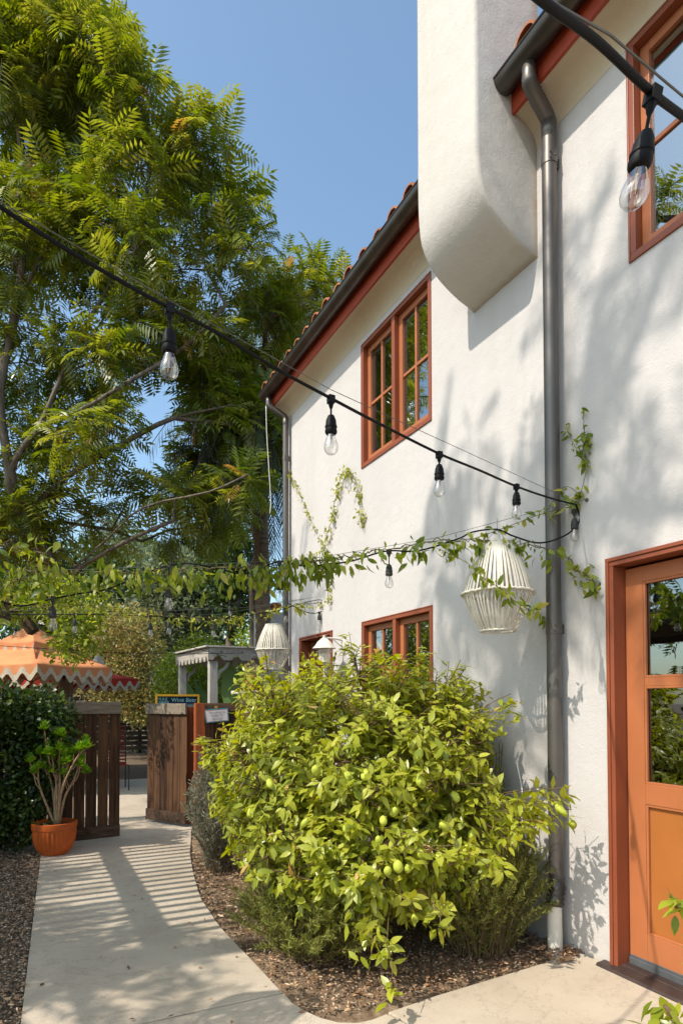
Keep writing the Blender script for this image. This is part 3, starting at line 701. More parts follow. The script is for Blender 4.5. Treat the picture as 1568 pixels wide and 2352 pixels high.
d = MB(); d.box(XD-.004, XD+.03, ya, yb, .066, .080); d.box(XD-.010, XD+.0, ya, yb, .026, .064); d.box(XD-.007, XD+.02, ya, yb, .030, .066); d.build('door_sweep', M['gasket'], door, bevel=.003)
d = MB(); V = [(D-.075, .004), (D-.065, .016), (D+.02, .022), (D+.025, .027), (XD+.05, .029), (XD+.05, -.04), (D-.075, -.04)]
for (yy0, yy1) in ((1.2, 2.71),):
    n = len(V); d.add([(x, yy, z) for yy in (yy0, yy1) for x, z in V], [(i, (i+1) % n, n+(i+1) % n, n+i) for i in range(n)]+[tuple(range(n-1, -1, -1)), tuple(range(n, 2*n))])
d.build('threshold', M['sill'], house, bevel=.002)
# far door, standing open
door_trim((6.45, 7.40, .0, 2.37), house, wd=.045)
d = MB(); hp = np.array((D+.10, 6.50, 0)); 
d.bar((D+.12, 7.34, 1.17), (D+.78, 7.05, 1.17), .04, 2.30, r=.3); od = d.build('door', M['rust'], house, bevel=.003); od['label'] = 'far door standing open into the house'
d = MB(); d.box(D+.16, D+.2, 6.98, 7.06, .02, 2.3); d.build('door_edge', M['white'], od)

# wall lamp
wl = wallp(787, 1475); LX, LY, LZ = D, 6.16, 2.20
lamp = thing('wall_lamp', (D, LY, LZ), 'cream metal wall lantern with flared shade between far door and window', 'wall lamp')
m = MB(); m.lathe([(0, -.0), (.052, -.0), (.052, .012), (.045, .022), (0, .026)], (0, 0, 0), 20)
V = [(D-z, LY+x*.85, LZ+y*1.75-.03) for x, y, z in m.V]; m.V = V; m.build('back_plate', M['offwhite'], lamp, smooth='auto')
cx, czz = D-.24, LZ-.02
m = MB(); m.tube([(D-.02, LY, LZ+.03), (D-.12, LY, LZ+.045), (cx, LY, LZ+.045)], .011, 10); m.tube([(D-.02, LY, LZ-.05), (D-.09, LY, LZ-.0), (D-.14, LY, LZ+.04)], .006, 8)
m.lathe([(0, .03), (.016, .026), (.018, .01), (.014, 0), (.012, -.03), (0, -.03)], (cx, LY, LZ+.045), 14); m.build('arm', M['offwhite'], lamp, smooth='auto')
m = MB(); m.lathe([(.012, .03), (.035, .015), (.075, -.02), (.095, -.055), (.125, -.085), (.128, -.09), (.12, -.088), (.06, -.04)], (cx, LY, LZ+.02), 28); m.build('lamp_shade', M['offwhite'], lamp, smooth='auto')
m = MB(); m.lathe([(.058, -.06), (.058, -.235), (.05, -.25), (0, -.255)], (cx, LY, LZ+.02), 24); m.build('lamp_glass', M['frost'], lamp, smooth='auto')
m = MB()
for q in range(4): a = q*math.pi/2+.5; m.tube([(cx+.085*math.cos(a), LY+.085*math.sin(a), LZ-.05), (cx+.078*math.cos(a), LY+.078*math.sin(a), LZ-.13), (cx+.068*math.cos(a), LY+.068*math.sin(a), LZ-.225)], .0035, 5)
for rr, zz in ((.083, -.105), (.070, -.215)): m.tube([(cx+rr*math.cos(a), LY+rr*math.sin(a), LZ+zz) for a in np.linspace(0, 2*math.pi, 25)], .005, 5)
m.lathe([(.055, -.225), (.07, -.215), (.055, -.235), (.02, -.25), (0, -.252)], (cx, LY, LZ), 20)
m.build('cage', M['offwhite'], lamp, smooth='auto')

# ================================================================ string lights
def add_bulb(root, p, drop=.06, rubber='blackrub', tilt=0., sz=1.):
    """socket hanging from cord point p, bulb below it"""
    x, y, z = p; m = MB()
    m.lathe([(.0, .010), (.010, .010), (.011, -.012), (.006, -.03), (.0035, -.034), (.0035, -drop)], (x, y, z), 10)
    m.box(x-.012, x+.012, y-.012, y+.012, z-.012, z+.016)
    m.lathe([(.0035, .012), (.012, .006), (.019, -.012), (.0205, -.03), (.0225, -.032), (.0225, -.038), (.0205, -.04), (.0205, -.046), (.0225, -.048), (.0225, -.056), (.019, -.062), (0, -.062)], (x, y, z-drop), 18)
    def tl(mb):
        mb.V = [(x+(a-x)*sz+RT[0]*tilt*(z-c), y+(b-y)*sz+RT[1]*tilt*(z-c), z+(c-z)*sz) for a, b, c in mb.V]
    tl(m); s_ = m.build('socket', M[rubber], root, smooth='auto')
    b = MB(); zb = z-drop-.060
    b.lathe([(.014, 0), (.0155, -.010), (.0205, -.026), (.0255, -.042), (.0265, -.053), (.0240, -.065), (.017, -.074), (.007, -.0785), (.0, -.079)], (x, y, zb), 24)
    tl(b); b.build('bulb', M['bulb'], s_, smooth=True)
    f = MB(); f.lathe([(.0045, 0), (.006, -.018), (.0025, -.028), (.001, -.045)], (x, y, zb), 8)
    for a in (0, 2.1, 4.2): f.tube([(x, y, zb-.02), (x+.008*math.cos(a), y+.008*math.sin(a), zb-.03), (x+.006*math.cos(a), y+.006*math.sin(a), zb-.058)], .0006, 3)
    tl(f); f.build('bulb_stem', M['filament'], s_)
HK = np.array((3.07, 2.87, 2.80))
# A: long string from the hook by the downpipe towards the upper left
dA = (1, .38)
sA = thing('string_light', tuple(HK), 'long black string of clear bulbs sagging from wall hook to upper left', 'string lights')
ptsA = [vplane(x, y, HK, dA) for x, y in ((1325, 1160), (1260, 1143), (1185, 1117), (1100, 1080), (1008, 1042), (880, 978), (760, 915), (640, 850), (500, 765), (390, 708), (250, 630), (120, 552), (0, 474), (-250, 300), (-500, 120))]
m = MB(); m.tube(catmull(ptsA, 6), .0058, 8); m.build('cord', M['blackrub'], sA, smooth=True)
m = MB(); m.tube([vplane(x, y, HK, dA) for x, y in ((1325, 1155), (760, 895), (390, 690), (0, 462), (-500, 110))], .0016, 4); m.build('guide_wire', M['wire'], sA)
for x, y, q in ((1185, 1119, .035), (1008, 1046, .05), (760, 919, .065), (390, 712, .065)): add_bulb(sA, vplane(x, y, HK, dA), q)
# B: nearest string, upper right
P1, P2 = dep(1240, 0, .86), dep(1568, 262, 1.10); dB = (P2-P1)[:2]
sB = thing('string_light', tuple(P2), 'nearest thick black string light crossing the upper right corner with one large bulb', 'string lights')
m = MB(); m.tube(catmull([vplane(x, y, P1, dB) for x, y in ((1000, -210), (1240, -2), (1370, 95), (1490, 208), (1568, 268), (1750, 400))], 6), .0065, 10); m.build('cord', M['blackrub'], sB, smooth=True)
m = MB(); m.tube([vplane(x, y, P1, dB) for x, y in ((1100, -110), (1250, -5), (1400, 80), (1520, 182), (1568, 222), (1750, 372))], .0022, 6); m.build('guide_wire', M['wire'], sB)
add_bulb(sB, vplane(1497, 225, P1, dB), .075, tilt=-.17, sz=.86)
# C: string that doubles back from the hook along the vine
Cl = dep(0, 1330, 3.75); dC = (Cl-HK)[:2]
sC = thing('string_light', tuple(HK+np.array((0, 0, -.1))), 'black string of bulbs looping down from the hook and running left under the leafy vine', 'string lights')
CP = [(1322, 1160), (1330, 1195), (1300, 1228), (1240, 1247), (1180, 1232), (1140, 1216), (1085, 1222), (1050, 1238), (960, 1265), (885, 1266), (800, 1290), (700, 1300), (640, 1290), (560, 1318), (480, 1300), (388, 1298), (250, 1352), (190, 1362), (122, 1375), (30, 1390), (-100, 1330), (-300, 1300)]
m = MB(); m.tube(catmull([vplane(x, y, HK, dC) for x, y in CP], 6), .0052, 8); m.build('cord', M['blackrub'], sC, smooth=True)
for x, y, q in ((1318, 1175, .05), (893, 1268, .085), (642, 1294, .10), (388, 1300, .13), (122, 1375, .055)): add_bulb(sC, vplane(x, y, HK, dC), q, 'dullrub')
m = MB(); m.tube([vplane(x, y, HK, dC) for x, y in ((1400, 1130), (1325, 1150), (1000, 1236), (700, 1286), (200, 1308), (-300, 1318))], .0015, 4); m.build('guide_wire', M['wire'], sC)
# D: farther string with yellowing vine, ending in a loop on the wall
DW = np.array((3.07, 6.75, 2.48)); Dl = dep(0, 1405, 6.2); dD = (Dl-DW)[:2]
sD = thing('string_light', tuple(DW), 'farther string light ending in a cord loop on the wall above the lamp', 'string lights')
m = MB(); m.tube(catmull([vplane(x, y, DW, dD) for x, y in ((660, 1385), (690, 1401), (720, 1409), (745, 1400), (748, 1388), (735, 1378), (700, 1384), (660, 1396), (610, 1408), (500, 1420), (380, 1417), (250, 1412), (120, 1412), (0, 1410), (-200, 1400))], 6), .0048, 6); m.build('cord', M['blackrub'], sD, smooth=True)
m = MB(); m.tube([vplane(x, y, DW, dD) for x, y in ((720, 1372), (560, 1396), (350, 1404), (-200, 1402))], .002, 4); m.tube([vplane(x, y, DW, dD) for x, y in ((700, 1376), (500, 1412), (300, 1409), (-200, 1412))], .002, 4); m.build('guide_wire', M['wire'], sD)
for x, y, q in ((733, 1408, .02), (656, 1398, .02), (490, 1421, .07), (388, 1418, .05), (346, 1416, .08), (172, 1412, .05)): add_bulb(sD, vplane(x, y, DW, dD), q, 'dullrub')
# E: farthest lines across the courtyard
Ea, Eb = dep(640, 1350, 9.5), dep(-40, 1398, 8.5); dE = (Eb-Ea)[:2]
sE = thing('string_light', tuple(Ea), 'thin farthest string of small bulbs across the courtyard trees', 'string lights')
m = MB(); m.tube(catmull([vplane(x, y, Ea, dE) for x, y in ((655, 1300), (560, 1378), (430, 1400), (280, 1408), (180, 1412), (30, 1432), (-80, 1440))], 5), .005, 5); m.build('cord', M['dullrub'], sE)
m = MB(); m.tube([vplane(x, y, Ea, dE) for x, y in ((560, 1500), (430, 1502), (230, 1498), (-50, 1480))], .004, 4); m.tube([vplane(x, y, Ea, dE) for x, y in ((520, 1508), (360, 1465), (230, 1430))], .004, 4); m.build('guide_wire', M['blackrub'], sE)
for x, y, q in ((184, 1412, .05), (36, 1434, .03), (528, 1384, .06)): add_bulb(sE, vplane(x, y, Ea, dE), q, 'dullrub')

# hook on the wall
hk = thing('wall_hook', (D, 2.87, 2.80), 'small metal screw hook in the wall holding the string lights', 'hook')
m = MB(); m.lathe([(0, 0), (.012, 0), (.012, .006), (.005, .008), (0, .008)], (0, 0, 0), 10); m.V = [(D-z, 2.80+x, 2.80+y) for x, y, z in m.V]; m.tube([(D, 2.80, 2.80), (D-.03, 2.80, 2.80), (D-.045, 2.81, 2.79), (D-.04, 2.84, 2.79), (D-.01, 2.87, 2.80)], .0025, 6); m.build('hook', M['wire'], hk, smooth=True)
# white cable hanging from gutter end
wc = MB(); wc.tube(catmull([atY(x, y, 8.2) for x, y in ((611, 932), (613, 1000), (618, 1080), (622, 1150), (620, 1180))], 5), .006, 6)
tag(wc.build('cable', M['white'], smooth=True), 'loose white cable dangling from the far gutter end', 'cable')
wc = MB(); wc.tube(catmull([(2.9, 3.25, 1.15), (2.92, 3.22, .95), (2.9, 3.2, .75), (2.93, 3.17, .6)], 5), .005, 6)
tag(wc.build('cable', M['white'], smooth=True), 'pale thin cable hanging beside the lemon bush near the wall', 'cable')

# ================================================================ wicker lanterns
def wicker(loc, sc, label, seed):
    rr = random.Random(seed); root = thing('wicker_lantern', loc, label, 'lantern', 'white rattan lanterns')
    x, y, z = loc; r0, r1, r2 = .100*sc, .222*sc, .107*sc; z0, z1, z2 = z+.285*sc, z-.035*sc, z-.27*sc
    up = MB(); n = 50
    for q in range(n):
        a = 2*math.pi*q/n+rr.uniform(-.02, .02); b = a+rr.uniform(-.02, .02)
        p0 = np.array((x+r0*math.cos(a), y+r0*math.sin(a), z0)); p1 = np.array((x+r1*math.cos(b), y+r1*math.sin(b), z1))
        w_ = rr.uniform(.010, .0175)*sc; pr_ = p0
        for t_ in (.25, .5, .75, 1.):
            q_ = p0+(p1-p0)*t_+np.array((math.cos(a), math.sin(a), .35))*.010*sc*math.sin(math.pi*t_); up.bar(pr_, q_, w_, .003*sc, up=(math.cos(a), math.sin(a), .3)); pr_ = q_
    up.build('upper_slats', M['wicker'], root)
    lo = MB()
    for q in range(56):
        a = 2*math.pi*q/56+rr.uniform(-.02, .02); b = a+rr.uniform(-.1, .06); rad = r1*.985
        p0 = np.array((x+rad*math.cos(a), y+rad*math.sin(a), z1)); p1 = np.array((x+r2*math.cos(b), y+r2*math.sin(b), z2))
        w_ = rr.uniform(.008, .0125)*sc; pr_ = p0
        for t_ in (.33, .66, 1.):
            q_ = p0+(p1-p0)*t_+np.array((math.cos(a), math.sin(a), -.3))*.010*sc*math.sin(math.pi*t_); lo.bar(pr_, q_, w_, .003*sc, up=(math.cos(a), math.sin(a), -.3)); pr_ = q_
    lo.build('lower_slats', M['wicker'], root)
    for (rad, zz, t_, w_) in ((r0, z0, .006, 10), (r1, z1, .008, 60), (r2, z2, .007, 10), (r2, z2+.02*sc, .004, 10)):
        m = MB(); P = [(x+(rad+.002*math.sin(k*1.3))*math.cos(a), y+(rad+.002*math.sin(k*1.3))*math.sin(a), zz+.003*math.sin(k*1.9)*(w_ > 20)) for k, a in enumerate(np.linspace(0, 2*math.pi, 73))]
        m.tube(P, [(t_*(1+(.35*(k % 2) if w_ > 20 else 0)))*sc for k in range(73)], 6); m.build('ring', M['wicker'], root, smooth=True)
    m = MB()
    for a in (0, 2.1, 4.2): m.tube([(x+r0*math.cos(a), y+r0*math.sin(a), z0), (x, y, z0+.10*sc)], .0015, 4)
    m.tube([(x, y, z0+.10*sc), (x, y, z0+.16*sc)], .002, 4); m.build('hanger', M['wire'], root)
    return root
wicker((2.65, 3.13, 2.27), 1., 'large white slatted wicker lantern nearest the bronze downpipe on the wall', 1)
wicker(tuple(dep(628, 1487, 7.7)), .97, 'white slatted wicker lantern hanging past the house corner above the fence', 2)
wicker((-.78, 2.78, 2.2), 1., 'unseen white wicker lantern added left of the picture to cast the near path shadow', 5)  # invented lantern out of view, added only for its shadow on the path
o = wicker(tuple(dep(225, 1525, 13.5)), .62, 'small dull grey wicker lantern half hidden behind the umbrella edge', 3)

# ================================================================ vines
def vine(name, label, pts, n, size, mat='vineleaf', spread=.04, hang=.5, stemr=.003, strands=2, org=None, drops=()):
    root = thing(name, tuple(pts[0]), label, 'vine', None); mb = MB(); C = np.array(catmull(pts, 10))
    for s_ in range(strands):
        Q = C+rng.normal(0, spread*.22, C.shape)*np.array((1, 1, .9)); mb.tube(Q, stemr, 5)
    L = len(C); cc_ = rng.random(max(3, n//9))*(L-1.01); t = np.where(rng.random(n) < .72, rng.choice(cc_, n)+rng.normal(0, L*.007, n), rng.random(n)*(L-1.01)); t = np.clip(t, 0, L-1.02); i = t.astype(int); p = C[i]+(C[i+1]-C[i])*(t-i)[:, None]+rng.normal(0, spread, (n, 3))*np.array((.8, .8, .8)); p[:, 2] -= rng.random(n)*spread*1.3
    d = rng.normal(0, 1, (n, 3)); d[:, 2] = -hang*2+rng.normal(0, .6, n)
    nn = norm(rng.normal(0, .6, (n, 3))+np.array((-.5, -.25, .55)))
    P = [p]; Dd = [d]; Nn = [nn]
    for (pp, m_) in drops:
        c2 = np.array(catmull(pp, 8)); mb.tube(c2, stemr*.7, 4); k = m_; t2 = rng.random(k)*(len(c2)-1.01); i2 = t2.astype(int)
        q = c2[i2]+(c2[i2+1]-c2[i2])*(t2-i2)[:, None]+rng.normal(0, .012, (k, 3)); P.append(q)
        dd2 = rng.normal(0, 1, (k, 3)); dd2[:, 2] -= .5; Dd.append(dd2); Nn.append(norm(rng.normal(0, .6, (k, 3))+np.array((-.5, -.3, .5))))
    P, Dd, Nn = map(np.concatenate, (P, Dd, Nn)); N = len(P)
    mb.build('vine_stem', M['stem'], root, smooth=True)
    leafmesh('foliage', M[mat], T_VINE, P, Dd, Nn, size*rng.uniform(.35, 1.2, N), rng.beta(2, 2, N), root)
    return root
V1 = [vplane(x, y, HK, dC) for x, y in ((1395, 1335), (1345, 1305), (1285, 1272), (1200, 1248), (1100, 1240), (1000, 1243), (930, 1256), (850, 1268), (780, 1282), (700, 1292))]
V1[0] = np.array((3.03, 2.70, 2.27)); V1[1] = np.array((3.03, 2.84, 2.37))
dr = []
dr.append(([vplane(x, y, HK, dC)+np.array((-.0, -.22*min(1, k/2), 0)) for k, (x, y) in enumerate(((1010, 1262), (1045, 1300), (1060, 1345), (1095, 1365), (1125, 1392), (1160, 1412), (1180, 1410)))], 60))
dr.append(([vplane(x, y, HK, dC) for x, y in ((1080, 1240), (1150, 1215), (1230, 1185), (1290, 1165), (1330, 1140))], 50))
dr.append(([wallp(x, y, D-.04) for x, y in ((1205, 1390), (1225, 1408), (1250, 1420), (1262, 1414))], 14))
vine('climbing_vine', 'green leafy vine along the cord between downpipe and house corner', V1, 300, .075, spread=.04, drops=dr)
V2 = [vplane(x, y, HK, dC) for x, y in ((760, 1283), (690, 1292), (620, 1300), (540, 1305), (450, 1308), (360, 1312), (270, 1315), (180, 1318), (90, 1312), (0, 1318), (-120, 1310))]
vine('climbing_vine', 'thick garland of drooping vine leaves across the left of the courtyard', V2, 640, .074, spread=.050, hang=1.1)
V3 = [vplane(x, y, HK, dC)+np.array((0, -.15, 0)) for x, y in ((-100, 1250), (-20, 1262), (50, 1272), (100, 1290), (60, 1330), (-20, 1360), (-120, 1380))]
vine('climbing_vine', 'bunched vine leaves at the left picture edge below the big tree', V3, 150, .085, spread=.085, hang=.6)
V4 = [vplane(x, y, DW, dD) for x, y in ((745, 1382), (700, 1388), (650, 1393), (600, 1405), (540, 1418), (470, 1420), (400, 1418), (340, 1408), (280, 1398), (200, 1390), (80, 1395))]
vine('climbing_vine', 'yellowing thin vine on the far string above the white lantern', V4, 420, .062, 'yvine', .035, hang=.4)
def wpts(L, X=D-.035): return [wallp(x, y, X) for x, y in L]
vine('climbing_vine', 'yellow green vine forking up the white wall near the far corner', wpts([(752, 1385), (757, 1330), (745, 1262), (760, 1200), (772, 1140), (785, 1090), (805, 1085), (822, 1130), (830, 1200)]), 430, .052, 'yvine', .03, hang=.3, stemr=.002,
     drops=[(wpts([(745, 1262), (715, 1200), (690, 1140), (668, 1095), (658, 1080)]), 130), (wpts([(745, 1262), (715, 1275), (700, 1285)]), 40)])
vine('climbing_vine', 'short green vine shoot standing on the wall right of the downpipe', [(2.97, 3.0, 2.80), (3.0, 2.9, 2.9)]+wpts([(1330, 1130), (1345, 1080), (1340, 1020), (1340, 960), (1338, 935)]), 70, .055, 'vineleaf', .012, hang=.2, stemr=.0022, strands=1,
     drops=[(wpts([(1340, 1060), (1322, 1030), (1306, 1000), (1300, 980)]), 22), (wpts([(1335, 1060), (1350, 1020), (1348, 990)]), 14)])

# ================================================================ lemon bush
def lemon_fruit(root, p, s=1.):
    m = MB(); prof = [(0, .036), (.006, .033), (.018, .026), (.026, .010), (.0275, -.004), (.024, -.018), (.014, -.029), (.006, -.034), (0, -.037)]
    m.lathe([(r*s, z*s) for r, z in prof], (0, 0, 0), 14)
    tl = rng.normal(0, .25, 2); m.V = [(x+p[0]+tl[0]*z, y+p[1]+tl[1]*z, z+p[2]) for x, y, z in m.V]
    m.build('lemon', M['lemon'], root, smooth=True)
lb = thing('lemon_bush', (2.05, 4.0, 0), 'large rounded lemon bush full of yellow green fruit beside the white wall', 'lemon bush')
ES = [((2.08, 4.25, 1.12), (.86, 1.2, .76)), ((1.75, 3.75, .95), (.62, .7, .62)), ((2.35, 3.65, 1.05), (.58, .62, .62)), ((2.15, 4.9, 1.15), (.75, .75, .66)), ((1.85, 3.35, .72), (.45, .4, .42)), ((2.3, 3.35, .75), (.48, .35, .42)), ((1.95, 3.75, .66), (.78, .85, .44)), ((1.75, 4.5, .8), (.5, .8, .5)), ((2.6, 3.95, 1.3), (.42, .65, .52)), ((2.3, 3.38, .58), (.55, .38, .42)), ((1.78, 3.5, .56), (.46, .5, .40)), ((2.05, 3.3, .55), (.5, .36, .38))]
tips = []; tdir = []
for (c_, r_) in ES:
    c_ = np.array(c_); r_ = np.array(r_); k = int(340*r_.mean()**2*3.9); dd_ = rand_dirs(k); q = .55+.5*rng.random(k)**.6
    pp = c_+dd_*r_*q[:, None]*(1+.13*np.sin(dd_[:, :1]*5+dd_[:, 2:]*7))
    tips.append(pp); tdir.append(norm(dd_/r_))
tips = np.concatenate(tips); tdir = np.concatenate(tdir)
deep = np.zeros(len(tips), bool)
for (c_, r_) in ES: deep |= (((tips-np.array(c_))/np.array(r_))**2).sum(1) < .30
ok = (tips[:, 0] < 3.0) & (tips[:, 2] > .16) & ~deep & ~((tips[:, 2] < .33) & (rng.random(len(tips)) < .7))
tips, tdir = tips[ok], tdir[ok]
# explicit sprays: branch towards the pipe, drooping shoots at the front, tall shoots on top
def extra(px, py, dpt, d):
    e = dep(px, py, dpt); c0 = np.array((2.05, 3.9, 1.0)); u_ = norm(c0-e)
    for q_ in (.18, .09, 0): tips_x.append(e+u_*q_+rng.normal(0, .012, 3)); dir_x.append(np.array(d, float))
tips_x = []; dir_x = []
for px_, py_, dp_ in ((1200, 1850, 3.6), (1225, 1840, 3.6), (1250, 1845, 3.6), (1275, 1850, 3.62), (1300, 1830, 3.64), (1315, 1815, 3.65), (1290, 1880, 3.6), (1310, 1860, 3.62), (1235, 1880, 3.55), (1210, 1900, 3.5), (1195, 1930, 3.5), (1230, 1925, 3.55)): extra(px_, py_, dp_, (.5, -.5, .1))
for px_, py_, dp_ in ((850, 2180, 3.2), (855, 2200, 3.2), (905, 2250, 3.05), (1020, 2130, 3.35), (1035, 2140, 3.35), (740, 2110, 3.5), (760, 2130, 3.5), (650, 2040, 3.9), (940, 2080, 3.3), (1150, 2000, 3.4), (1120, 1990, 3.4)): extra(px_, py_, dp_, (-.1, -.3, -.5))
for px_, py_, dp_ in ((700, 1500, 5.6), (715, 1515, 5.6), (860, 1500, 4.6), (875, 1490, 4.6), (965, 1485, 4.3), (950, 1495, 4.3), (1060, 1520, 4.1), (1075, 1530, 4.1), (1175, 1590, 3.9), (1185, 1610, 3.9), (470, 1690, 5.2), (455, 1685, 5.2), (490, 1740, 5.0), (480, 1710, 5.0), (930, 1505, 4.4), (820, 1510, 4.9), (650, 1540, 5.4)): extra(px_, py_, dp_, (-.1, -.1, .8))
up_i = rng.choice(len(tips), 95, replace=False)
for i_ in up_i:
    if tips[i_][2] < .5: continue
    dv = norm(tdir[i_]*.7+np.array((0, 0, .8))+rng.normal(0, .25, 3)); Ls = rng.uniform(.08, .24)
    for q_ in (.4, .7, 1.): tips_x.append(tips[i_]+dv*Ls*q_); dir_x.append(dv)
A_tips = np.concatenate([tips, np.array(tips_x)]); A_dir = np.concatenate([tdir, np.array(dir_x)])
bm_ = MB(); hubs = [(c_, 0) for c_, _ in ES]+[(tuple(A_tips[i]), 0) for i in range(0, len(tips), 7)]
stems = [(2.05, 3.98, -.03), (2.03, 3.96, .25), (2.02, 3.95, .45)]
grow(bm_, stems, [(np.array(h_[0])*.82+np.array((2.03, 3.95, .6))*.18, 0) for h_ in hubs], .05, 6, .05, .004)
hp_ = np.array([np.array(h_[0])*.82+np.array((2.03, 3.95, .6))*.18 for h_ in hubs])
for i, p_ in enumerate(A_tips):
    j = np.argmin(((hp_-p_)**2).sum(1))
    if i >= len(tips) and (i-len(tips)) % 3: bm_.tube([A_tips[i-1], p_], [.003, .002], 4, cap=False, r=.5); continue
    bm_.tube([hp_[j], (hp_[j]+p_)/2+rng.normal(0, .02, 3), p_], [.005, .0035, .002], 4, cap=False, r=.5)
bm_.build('branch', M['twig'], lb, smooth=True)
N = len(A_tips); per = 10; pos = []; dd = []; nn = []; rn = []; tone = rng.beta(2, 2, N)
for k in range(per):
    back = rng.random(N)*.13; ax = norm(A_dir*.7+np.array((0, 0, .35))+rng.normal(0, .2, (N, 3))) if k == 0 else ax
    a = rng.random(N)*6.28; u = norm(np.cross(ax, np.array((.3, .1, .9)))); v = np.cross(ax, u)
    out = u*np.cos(a)[:, None]+v*np.sin(a)[:, None]
    pos.append(A_tips-ax*back[:, None]+out*.004); d_ = norm(out+ax*rng.uniform(.1, .9, (N, 1))+np.array((0, 0, -.35))); dd.append(d_)
    nn.append(norm(ax*.8+np.array((-.25, -.05, .55))+rng.normal(0, .3, (N, 3)))); rn.append(np.where(rng.random(N) < .005, .995, np.clip(tone*.55+rng.beta(1.6, 2, N)*.45, 0, .95)))
pos, dd, nn, rn = map(np.concatenate, (pos, dd, nn, rn)); rn[np.arange(len(rn)) % 211 == 0] = .99
sz_ = .077*rng.uniform(.42, 1.3, len(pos)); kk = rng.integers(0, 3, len(pos))
for q_, T_ in enumerate((T_LEMON, leaf_tmpl(.36, .24, .42, .02), leaf_tmpl(.46, .08, .05, .02))):
    s_ = kk == q_; leafmesh('foliage', M['lemonleaf'], T_, pos[s_], dd[s_], nn[s_], sz_[s_], rn[s_], lb)
LEM = [(961, 1733), (800, 1783), (838, 1780), (966, 1797), (1045, 1830), (1153, 1838), (577, 1865), (725, 1770), (905, 1865), (880, 1885), (1020, 1900), (1083, 1917), (965, 1960), (1008, 1968), (936, 1995), (1070, 1950), (774, 2045), (952, 2110), (1314, 1893), (1288, 1862), (890, 2000), (700, 1890), (620, 1800), (930, 2258), (914, 1990), (870, 1930), (798, 1900)]
def bush_depth(px_, py_):
    r = ray(px_, py_); best = 9
    for (c_, r_) in ES:
        oc = (CAM-np.array(c_))/np.array(r_); dr_ = r/np.array(r_); A = dr_@dr_; B = 2*oc@dr_; Cc = oc@oc-1.02; q = B*B-4*A*Cc
        if q > 0: best = min(best, (-B-math.sqrt(q))/(2*A))
    return best if best < 9 else 3.6
for px_, py_ in LEM: lemon_fruit(lb, dep(px_, py_, bush_depth(px_, py_)+random.uniform(-.01, .05)), random.uniform(.72, 1.05))

# foreground citrus at lower right, beside the camera
fc = thing('citrus_shrub', (2.35, 1.15, 0), 'blurred near citrus sprig poking in at the lower right corner', 'shrub')
ft = [dep(1545, 2075, 2.15), dep(1560, 2090, 2.2), dep(1525, 2310, 1.95), dep(1500, 2350, 1.9), dep(1550, 2340, 1.95), dep(1590, 2300, 2.0), dep(1540, 2360, 1.9), dep(1600, 2090, 2.2), dep(1620, 2200, 2.1), dep(1570, 2400, 1.9), dep(1650, 2300, 2.0)]
m = MB(); grow(m, [(2.35, 1.15, -.03), (2.34, 1.16, .25)], [(q, 0) for q in ft], .022, 6, .02, .003); m.build('branch', M['twig'], fc, smooth=True)
per = 5; P = np.repeat(np.array(ft), per, 0)+rng.normal(0, .015, (len(ft)*per, 3)); dd = norm(rng.normal(0, 1, P.shape)+np.array((-.6, .2, -.1)))
leafmesh('foliage', M['lemonleaf'], T_LEMON, P, dd, norm(rng.normal(0, .3, P.shape)+np.array((-.2, -.1, 1))), .085*rng.uniform(.7, 1.15, len(P)), rng.random(len(P))*.5, fc)

# rosemary mounds, silver shrub
def needles(name, label, cat, c, r, n, mat, ln=.045, shoots=120, h=.3):
    root = thing(name, (c[0], c[1], -.02), label, cat); mb = MB(); P = []; Dd = []
    for k in range(shoots):
        a = random.random()*6.28; q = random.random()**.5; bx, by = c[0]+.35*r[0]*q*math.cos(a), c[1]+.35*r[1]*q*math.sin(a)
        a2 = a+random.uniform(-.5, .5); q2 = random.uniform(.3, 1); tx, ty = c[0]+r[0]*q2*math.cos(a2), c[1]+r[1]*q2*math.sin(a2); tz = c[2]+r[2]*math.sqrt(max(.05, 1-q2*q2*.75))*random.uniform(.65, 1.12)
        C = np.array(catmull([(bx, by, 0), ((bx+tx)/2, (by+ty)/2, tz*.62), (tx, ty, tz)], 5)); mb.tube(C, .0025, 3, cap=False)
        kk = n//shoots; t = (rng.random(kk)**.6)*(len(C)-1.01); i = t.astype(int); P.append(C[i]+(C[i+1]-C[i])*(t-i)[:, None]); dax = norm(C[-1]-C[0])
        Dd.append(norm(rng.normal(0, .6, (kk, 3))+dax*.8))
    P = np.concatenate(P); Dd = np.concatenate(Dd); mb.build('branch', M['twig'], root)
    leafmesh('foliage', M[mat], diamond(.14, .02), P, Dd, rng.normal(0, 1, P.shape), ln*rng.uniform(.6, 1.2, len(P)), rng.beta(2, 2, len(P)), root, smooth=False)
    return root
needles('rosemary_bush', 'low olive green rosemary mound spilling at the path edge', 'rosemary', (1.55, 3.70, 0), (.43, .85, .55), 30000, 'roseleaf', .038, 340)
needles('rosemary_bush', 'dark rosemary bush in the corner below the bronze downpipe', 'rosemary', (2.56, 3.19, 0), (.52, .36, .86), 32000, 'roseleaf', .038, 340)
needles('rosemary_bush', 'tall narrow rosemary against the wall behind the lemon bush', 'rosemary', (2.93, 3.55, 0), (.14, .25, 1.25), 6000, 'roseleaf', .034, 90)
needles('silver_shrub', 'grey green silvery shrub beside the right gate leaf', 'shrub', (1.60, 5.85, 0), (.30, .60, 1.08), 15000, 'lavleaf', .055, 260)
m = leafmesh('x', M['chips'], CH, np.zeros((1, 3)), np.array([[1., 0, 0]]), np.array([[0, 0, 1.]]), np.ones(1), np.zeros(1)); bpy.data.objects.remove(m)

